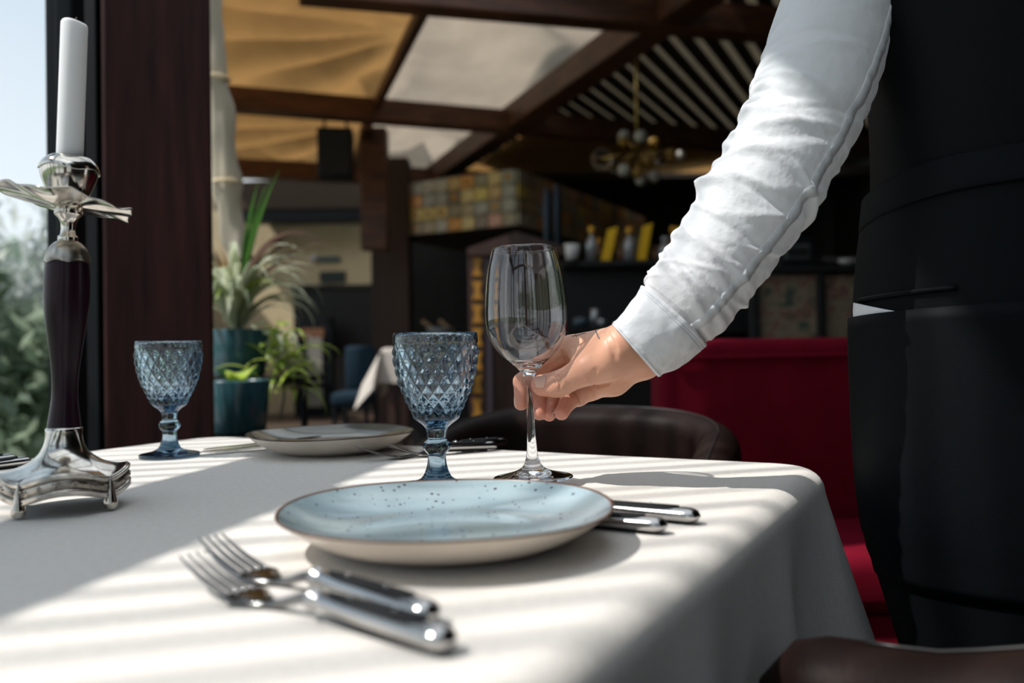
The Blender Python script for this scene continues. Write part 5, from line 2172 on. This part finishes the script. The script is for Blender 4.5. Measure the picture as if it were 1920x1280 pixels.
nail(HJ['thumb'], (-0.30, -0.86, 0.36), 0.0056, 0.0110, -0.0040)
nail(HJ['index'], (-1.0, 0.1, 0.1), 0.0054, 0.0095)
nail(HJ['middle'], (-0.95, 0.25, 0.0), 0.0052, 0.009)
nail(HJ['ring'], (-0.95, 0.25, 0.0), 0.0050, 0.009)
nail(HJ['little'], (-0.95, 0.2, -0.2), 0.0048, 0.0085)
# thin gold ring
ra_, rb_ = WH(*HJ['ring'][1][0]), WH(*HJ['ring'][2][0])
rc_ = ra_ * 0.35 + rb_ * 0.65
ax_ = (rb_ - ra_) / np.linalg.norm(rb_ - ra_)
e1_ = np.cross(ax_, (0, 0, 1.0))
e1_ /= np.linalg.norm(e1_)
e2_ = np.cross(ax_, e1_)
tube('finger_ring', [rc_ + 0.0092 * (math.cos(a) * e1_ + math.sin(a) * e2_) for a in np.linspace(0, 2 * PI, 40)], 0.0009, mat('gold', (0.75, 0.50, 0.18), 0.2, 1.0), person, 8, cap=False, world=True)

# --- shirt sleeve
M_SHIRT = mat('white_cotton', (0.92, 0.93, 0.95), 0.9, spec=0.1, bump=(70, 0.55, 0.004, (1, 1, 1)))
nt = M_SHIRT.node_tree
trn = nt.nodes.new('ShaderNodeBsdfTranslucent')
trn.inputs[0].default_value = (0.92, 0.91, 0.90, 1)
mxs = nt.nodes.new('ShaderNodeMixShader')
mxs.inputs[0].default_value = 0.30
nt.links.new(principled(M_SHIRT).outputs[0], mxs.inputs[1])
nt.links.new(trn.outputs[0], mxs.inputs[2])
nt.links.new(mxs.outputs[0], nt.nodes['Material Output'].inputs[0])
SL = [(1150, 611), (1206, 540), (1243, 479), (1279, 418), (1331, 330), (1368, 262), (1402, 185), (1432, 95), (1465, 0), (1510, -110), (1590, -200), (1700, -250)]
SR = [(1233, 699), (1318, 648), (1386, 578), (1443, 512), (1522, 398), (1578, 303), (1622, 215), (1652, 130), (1672, 40), (1700, -60), (1775, -110), (1850, -160)]
SD = [0.853, 0.848, 0.846, 0.846, 0.849, 0.857, 0.872, 0.890, 0.908, 0.920, 0.925, 0.925]
PL = np.array([W(*p, d) for p, d in zip(SL, SD)])
PR = np.array([W(*p, d) for p, d in zip(SR, SD)])
NSL, NTH = 403, 168
PLc, PRc = catmull(PL, NSL), catmull(PR, NSL)
CEN = (PLc + PRc) / 2
TAN = np.gradient(CEN, axis=0)
TAN /= np.linalg.norm(TAN, axis=1)[:, None]
RADv = np.linalg.norm(PRc - PLc, axis=1) / 2
SIDE = (PRc - PLc)
SIDE = SIDE - TAN * (SIDE * TAN).sum(1)[:, None]
WID = np.linalg.norm(SIDE, axis=1) / 2
SIDE /= np.linalg.norm(SIDE, axis=1)[:, None]
FRO = np.cross(SIDE, TAN)
FRO *= np.sign(-(FRO[:, 1]))[:, None]          # towards the camera
# wrinkles
wr_ = []
rw = random.Random(11)
for k in range(120):
    s0 = rw.betavariate(1.5, 2.0) * 0.92 + 0.10
    th0 = rw.uniform(-PI, PI)
    wr_.append((s0, th0, rw.uniform(-0.055, 0.055), rw.uniform(0.005, 0.013), rw.uniform(0.4, 1.2), rw.uniform(0.0012, 0.0036) * (1.0 if s0 < 0.65 else 0.45), rw.choice((1, 1, -1))))
# a few deliberate folds: above the cuff and at the bend
for s0, th0, sl_, wd_, ln_, am_ in [(0.17, 1.9, 0.035, 0.012, 0.9, 0.0042), (0.205, 2.4, 0.045, 0.012, 0.9, 0.0048), (0.25, 1.7, 0.04, 0.014, 0.8, 0.0038), (0.30, 2.5, 0.05, 0.014, 0.8, 0.0042),
                                    (0.36, 2.2, 0.05, 0.015, 0.9, 0.0034), (0.42, 2.6, 0.05, 0.015, 0.8, 0.0040), (0.50, 2.4, 0.03, 0.016, 0.9, 0.0044), (0.58, 2.7, 0.02, 0.016, 0.8, 0.0036), (0.47, 0.8, -0.05, 0.013, 0.8, 0.0030), (0.56, 0.9, -0.05, 0.013, 0.8, 0.0030)]:
    wr_.append((s0, th0, sl_, wd_, ln_, am_, 1))
S = (np.arange(NSL) / 329.0)[:, None]
TH_ = (np.arange(NTH) / NTH * 2 * PI)[None, :]
disp = np.zeros((NSL, NTH))
for s0, th0, sl_, wd_, ln_, am_, sg_ in wr_:
    dth = (TH_ - th0 + PI) % (2 * PI) - PI
    e_ = (S - s0 - sl_ * dth) / wd_
    disp += sg_ * am_ * np.exp(-e_ * e_) * np.exp(-(dth / ln_) ** 2)
fade = np.clip((S - 0.10) / 0.03, 0, 1)
disp *= fade
# the sleeve puffs a little over the cuff
disp += 0.003 * np.exp(-((S - 0.165) / 0.035) ** 2)


def sleeve_pt(i, j, off=0.0):
    th = 2 * PI * j / NTH
    r1 = WID[i] + disp[i, int(j) % NTH] + off
    r2 = min(WID[i] * 0.92, 0.060) + disp[i, int(j) % NTH] + off
    return CEN[i] + SIDE[i] * math.cos(th) * r1 + FRO[i] * math.sin(th) * r2


i_c = int(0.118 * 330)
V = [sleeve_pt(i, j, -0.0012 if i < i_c + 4 else 0) for i in range(i_c - 4, NSL) for j in range(NTH)]
nr = NSL - i_c + 4
F = [(i * NTH + j, i * NTH + (j + 1) % NTH, (i + 1) * NTH + (j + 1) % NTH, (i + 1) * NTH + j) for i in range(nr - 1) for j in range(NTH)]
sl_o = obj('shirt_sleeve', V, F, M_SHIRT, person, True, world=True)
sl_o['label'] = 'wrinkled white cotton shirt sleeve'
weld(sl_o)
# flat-felled seam along the underside, facing the viewer
V, F = [], []
JS = NTH * 0.085
sw = [-1, -0.9, 0.9, 1]
ks = list(range(i_c, 300, 2))
for k_, i in enumerate(ks):
    JS = NTH * (0.19 - 0.10 * (i / 330))
    for c_ in (-3.0, -2.8, 0, 2.8, 3.0):
        o_ = 0.0 if abs(c_) == 3.0 else 0.0009 + 0.0004 * math.sin(i * 0.9)
        V.append(sleeve_pt(i, JS + 1 + c_ * (0.9 if False else 1), o_))
for k_ in range(len(ks) - 1):
    for c_ in range(4):
        F.append((k_ * 5 + c_, k_ * 5 + c_ + 1, k_ * 5 + 5 + c_ + 1, k_ * 5 + 5 + c_))
obj('sleeve_seam', V, F, M_SHIRT, sl_o, True, world=True)
# cuff
NC = 40
V = []
for i in range(NC):
    q = i / (NC - 1)
    ii = min(NSL - 1, int(q * i_c * 1.02))
    for j in range(NTH):
        th = 2 * PI * j / NTH
        bul = 0.0014 + 0.0010 * math.sin(q * PI) + 0.0010 * math.sin(3 * th + 4 * q) + 0.0022 * noise.noise(Vector((math.cos(th) * 1.6, math.sin(th) * 1.6, q * 2.2 + 3.0))) + 0.0010 * noise.noise(Vector((math.cos(th) * 4, math.sin(th) * 4, q * 5.0))) + 0.0009 * math.exp(-((q - 0.05) / 0.04) ** 2) + 0.0009 * math.exp(-((q - 0.97) / 0.03) ** 2)
        V.append(CEN[ii] + SIDE[ii] * math.cos(th) * (WID[ii] + bul) + FRO[ii] * math.sin(th) * (min(WID[ii] * 0.92, 0.06) + bul) - TAN[ii] * (0.0 if i else 0.001))
F = [(i * NTH + j, i * NTH + (j + 1) % NTH, (i + 1) * NTH + (j + 1) % NTH, (i + 1) * NTH + j) for i in range(NC - 1) for j in range(NTH)]
cf = obj('shirt_cuff', V, F, M_SHIRT, person, True, world=True)
weld(cf)
solidify(cf, 0.0016, 0)
M_THREAD = mat('white_thread', (0.62, 0.63, 0.66), 0.9)
for row in (2, NC - 4, NC - 6):
    ring_ = [np.array(V[row * NTH + j]) for j in range(NTH)]
    cen_ = np.mean(ring_, axis=0)
    ring_ = [p + (p - cen_) / np.linalg.norm(p - cen_) * 0.0009 for p in ring_] + []
    ring_.append(ring_[0])
    tube('stitching', ring_, 0.00045, M_THREAD, cf, 5, cap=False, world=True)

# --- clothes of the trunk
M_VEST = mat('black_twill', (0.0034, 0.0042, 0.0050), 0.55, spec=0.11, bump=(1200, 0.35, 0.0008, (1, 1, 2.5)))
M_APRON = mat('black_apron_cotton', (0.0034, 0.0046, 0.0058), 0.58, spec=0.11, bump=(1000, 0.35, 0.0008))
BX, BY = 0.598, 0.905


def loft(name, secs, m, parent, n=96, nz=60, exp=2.3, fn=None, closed=True):
    """secs: (z, cx, cy, a, b) resampled; superellipse sections"""
    S_c = catmull(np.array(secs, float), nz)
    V, F = [], []
    for i, (z, cx, cy_, a, b) in enumerate(S_c):
        for j in range(n):
            th = 2 * PI * j / n
            ct, st_ = math.cos(th), math.sin(th)
            x = a * math.copysign(abs(ct) ** (2 / exp), ct)
            y_ = b * math.copysign(abs(st_) ** (2 / exp), st_)
            p = np.array([cx + x, cy_ + y_, z])
            if fn:
                p = fn(p, th, i / (nz - 1), np.array([ct, st_, 0]))
            V.append(p)
    for i in range(nz - 1):
        for j in range(n):
            j2 = (j + 1) % n
            F.append((i * n + j, i * n + j2, (i + 1) * n + j2, (i + 1) * n + j))
    if closed:
        F.append(tuple(range(n))[::-1])
        F.append(tuple((nz - 1) * n + j for j in range(n)))
    return obj(name, V, F, m, parent, True, world=True)


def vest_fn(p, th, q, n):
    w_ = 0.0022 * math.sin(5 * th + 9 * q) * math.sin(q * PI) + 0.003 * noise.noise(Vector(p) * 9)
    return p + n * w_


body_secs = [(0.94, BX, BY, 0.196, 0.135), (1.05, BX, BY, 0.192, 0.130), (1.15, BX, BY, 0.193, 0.132), (1.25, BX, BY, 0.200, 0.135), (1.33, BX, BY, 0.198, 0.128), (1.40, BX, BY + 0.01, 0.175, 0.105), (1.45, BX, BY + 0.015, 0.125, 0.085), (1.475, BX, BY + 0.02, 0.075, 0.065)]
loft('vest', body_secs, M_VEST, person, fn=vest_fn)
# waistband of the apron, tilted up a little at the front


def band_z(p, up=0.0):
    return (BY - p[1]) * 0.17


def band_fn(p, th, q, n):
    p = p + n * 0.0008 * math.sin(9 * th)
    p[2] += band_z(p)
    return p


loft('waistband', [(1.030, BX, BY, 0.200, 0.138), (1.0315, BX, BY, 0.2035, 0.1415), (1.062, BX, BY, 0.2005, 0.1385), (1.0655, BX, BY, 0.200, 0.138), (1.067, BX, BY, 0.197, 0.135)], M_APRON, person, nz=22, fn=band_fn, closed=False)


def apron_fn(p, th, q, n):
    dz_ = max(0, 1.0 - p[2])
    p = p + n * (0.005 * math.sin(4 * th + 1.2) * min(1, dz_ / 0.3) + 0.004 * noise.noise(Vector((p[0] * 6, p[1] * 6, p[2] * 2))))
    if p[2] > 1.0:
        p[2] += band_z(p) * (p[2] - 1.0) / 0.04
    return p


ap_secs = [(0.38, BX + 0.02, BY, 0.150, 0.125), (0.50, BX + 0.015, BY, 0.168, 0.132), (0.60, BX + 0.008, BY, 0.188, 0.138), (0.70, BX, BY, 0.206, 0.142), (0.80, BX, BY, 0.2125, 0.145), (0.90, BX, BY, 0.2125, 0.145), (0.97, BX, BY, 0.207, 0.142), (1.04, BX, BY, 0.1995, 0.1375)]
loft('apron_skirt', ap_secs, M_APRON, person, fn=apron_fn, closed=False, nz=80)
# side pocket patch with a slip of paper
APS = catmull(np.array(ap_secs, float), 80)


def apron_pt(th, z, off):
    i = int(np.argmin(abs(APS[:, 0] - z)))
    _, cx, cy_, a, b = APS[i]
    ct, st_ = math.cos(th), math.sin(th)
    p = np.array([cx + a * math.copysign(abs(ct) ** (2 / 2.3), ct), cy_ + b * math.copysign(abs(st_) ** (2 / 2.3), st_), z])
    p = apron_fn(p, th, 0, np.array([ct, st_, 0]))
    return p + np.array([ct, st_, 0]) * off


t0_, t1_ = PI * 0.93, PI * 1.46


def pocket(u, v):
    th = t0_ + (t1_ - t0_) * u
    z = 0.64 + (0.925 + 0.012 * u - 0.64) * v
    return tuple(apron_pt(th, z, 0.0022 + 0.007 * v ** 4 * math.sin(PI * min(1, u * 1.0 + 0.12))))


V, F = grid_mesh(pocket, 30, 24)
pk = obj('pocket', V, F, M_APRON, person, True, world=True)
solidify(pk, 0.002)


def paper(u, v):
    th = PI * 0.985 + 0.44 * u
    z = 0.918 + (0.024 * (1 - u) + 0.010 * u) * v
    return tuple(apron_pt(th, z, 0.0060 + 0.001 * v))


V, F = grid_mesh(paper, 10, 6)
pp = obj('paper_slip', V, F, M_PAPER, person, True, world=True)
solidify(pp, 0.0008)
pp['label'] = 'white slip of paper in the apron pocket'


def seam_line(u):
    th = PI * 0.99 + 0.75 * u
    return apron_pt(th, 0.944 + 0.006 * u, 0.0022)


tube('pocket_flap', [seam_line(u) for u in np.linspace(0, 1, 24)], 0.0028, M_APRON, person, 8, world=True)

# trousers, shoes, second arm, head (mostly outside the picture)
for sgn in (-1, 1):
    cx_ = BX + sgn * 0.085
    tube('trouser_leg', catmull([(cx_, BY, 0.92), (cx_, BY, 0.5), (cx_, BY + 0.01, 0.06)], 20), np.linspace(0.092, 0.058, 20), M_VEST, person, 24, world=True)
    V, F = sphere_mesh((0, 0, 0), 1.0, 20, 12)
    V = [(cx_ + v[0] * 0.047, BY - 0.05 + v[1] * 0.135, 0.04 + max(-0.04, v[2] * 0.048)) for v in V]
    obj('shoe', V, F, M_BLACK, person, world=True)
lap = catmull([(BX + 0.19, BY + 0.01, 1.40), (BX + 0.245, BY + 0.01, 1.20), (BX + 0.26, BY, 1.08), (BX + 0.235, BY - 0.03, 0.90)], 30)
tube('shirt_sleeve', lap, np.linspace(0.064, 0.042, 30), M_SHIRT, person, 32, world=True)
lh = Field((BX + 0.16, BY - 0.14, 0.66), (BX + 0.32, BY + 0.06, 0.93), 0.0022)
la = lh.blank()
w0 = np.array([BX + 0.235, BY - 0.03, 0.905])
lh.cone(la, w0, w0 + (-0.004, -0.012, -0.04), 0.026, 0.028, 0.01)
for k, (dy, L_) in enumerate(((-0.034, 0.070), (-0.012, 0.080), (0.010, 0.074), (0.030, 0.058))):
    m0 = w0 + np.array([-0.004, dy - 0.01, -0.095])
    lh.cone(la, w0 + np.array([-0.004, dy * 0.6 - 0.01, -0.04]), m0, 0.016, 0.0115, 0.008)
    m1_ = m0 + np.array([-0.010, 0, -L_ * 0.5])
    m2_ = m1_ + np.array([-0.020, 0, -L_ * 0.42])
    lh.cone(la, m0, m1_, 0.0105, 0.0092, 0.003)
    lh.cone(la, m1_, m2_, 0.0092, 0.0072, 0.003)
tb = w0 + np.array([-0.008, -0.036, -0.05])
lh.cone(la, tb, tb + (-0.006, -0.022, -0.038), 0.015, 0.011, 0.008)
lh.cone(la, tb + np.array([-0.006, -0.022, -0.038]), tb + np.array([-0.014, -0.026, -0.066]), 0.011, 0.0085, 0.003)
V, F = surface_nets(la, lh.lo, lh.h)
obj('hand', V, F, M_SKIN, person, True, world=True)
# head and neck
hd = Field((BX - 0.13, BY - 0.16, 1.42), (BX + 0.13, BY + 0.16, 1.82), 0.004)
ha__ = hd.blank()
hc = np.array([BX, BY - 0.02, 1.66])
hd.cone(ha__, hc + (0, 0.045, -0.20), hc + (0, 0.03, -0.07), 0.060, 0.054, 0.02)
hd.cone(ha__, hc + (0, 0.02, 0.045), hc + (0, 0.0, 0.02), 0.086, 0.080, 0.02)
hd.cone(ha__, hc + (0, -0.02, -0.02), hc + (0, -0.045, -0.085), 0.066, 0.036, 0.03)
hd.cone(ha__, hc + (0, -0.090, 0.010), hc + (0, -0.108, -0.028), 0.008, 0.012, 0.012)
for s_ in (-1, 1):
    hd.cone(ha__, hc + (s_ * 0.078, 0.012, 0.012), hc + (s_ * 0.076, 0.008, -0.028), 0.014, 0.009, 0.008)
    hd.cone(ha__, hc + (s_ * 0.018, -0.088, -0.060), hc + (0, -0.092, -0.060), 0.006, 0.007, 0.006)
    hd.cone(ha__, hc + (s_ * 0.02, -0.078, 0.032), hc + (s_ * 0.05, -0.068, 0.030), 0.008, 0.006, 0.01)
V, F = surface_nets(ha__, hd.lo, hd.h)
obj('head', V, F, M_SKIN, person, True, world=True)
M_HAIR = mat('dark_brown_hair', (0.025, 0.015, 0.010), 0.6, bump=(200, 0.6, 0.003, (1, 1, 0.1)))
hr = hd.blank()
hd.cone(hr, hc + (0, 0.03, 0.060), hc + (0, 0.012, 0.040), 0.090, 0.086, 0.02)
hr = np.maximum(hr, -(hd.ax[1][None, :, None] * 1.0 - (hc[1] - 0.055) + (hd.ax[2][None, None, :] - hc[2] - 0.05) * 0.9 + 0 * hd.ax[0][:, None, None]).astype(np.float32))
hr = np.maximum(hr, (hc[2] - 0.02 - hd.ax[2][None, None, :] + 0 * hd.ax[0][:, None, None] + 0 * hd.ax[1][None, :, None]).astype(np.float32))
V, F = surface_nets(hr, hd.lo, hd.h)
obj('hair', V, F, M_HAIR, person, True, world=True)
M_EYE = mat('eye_white', (0.75, 0.75, 0.73), 0.2)
for s_ in (-1, 1):
    V, F = sphere_mesh(hc + np.array([s_ * 0.033, -0.071, 0.012]), 0.0125, 16, 10)
    obj('eye', V, F, M_EYE, person, world=True)
    V, F = sphere_mesh(hc + np.array([s_ * 0.033, -0.0795, 0.012]), 0.0052, 12, 8)
    obj('iris', V, F, M_HAIR, person, world=True)
lathe('shirt_collar', [(0.066, -0.012), (0.070, 0.0), (0.064, 0.035), (0.061, 0.036), (0.060, 0.0)], M_SHIRT, person, 40, loc=(BX - 0.60, BY + 0.02 - 0.92, 1.475))

sun_data.cycles.is_caustics_light = True
for o in (hand_o, tcl, sl_o, cf):
    o.cycles.is_caustics_receiver = True
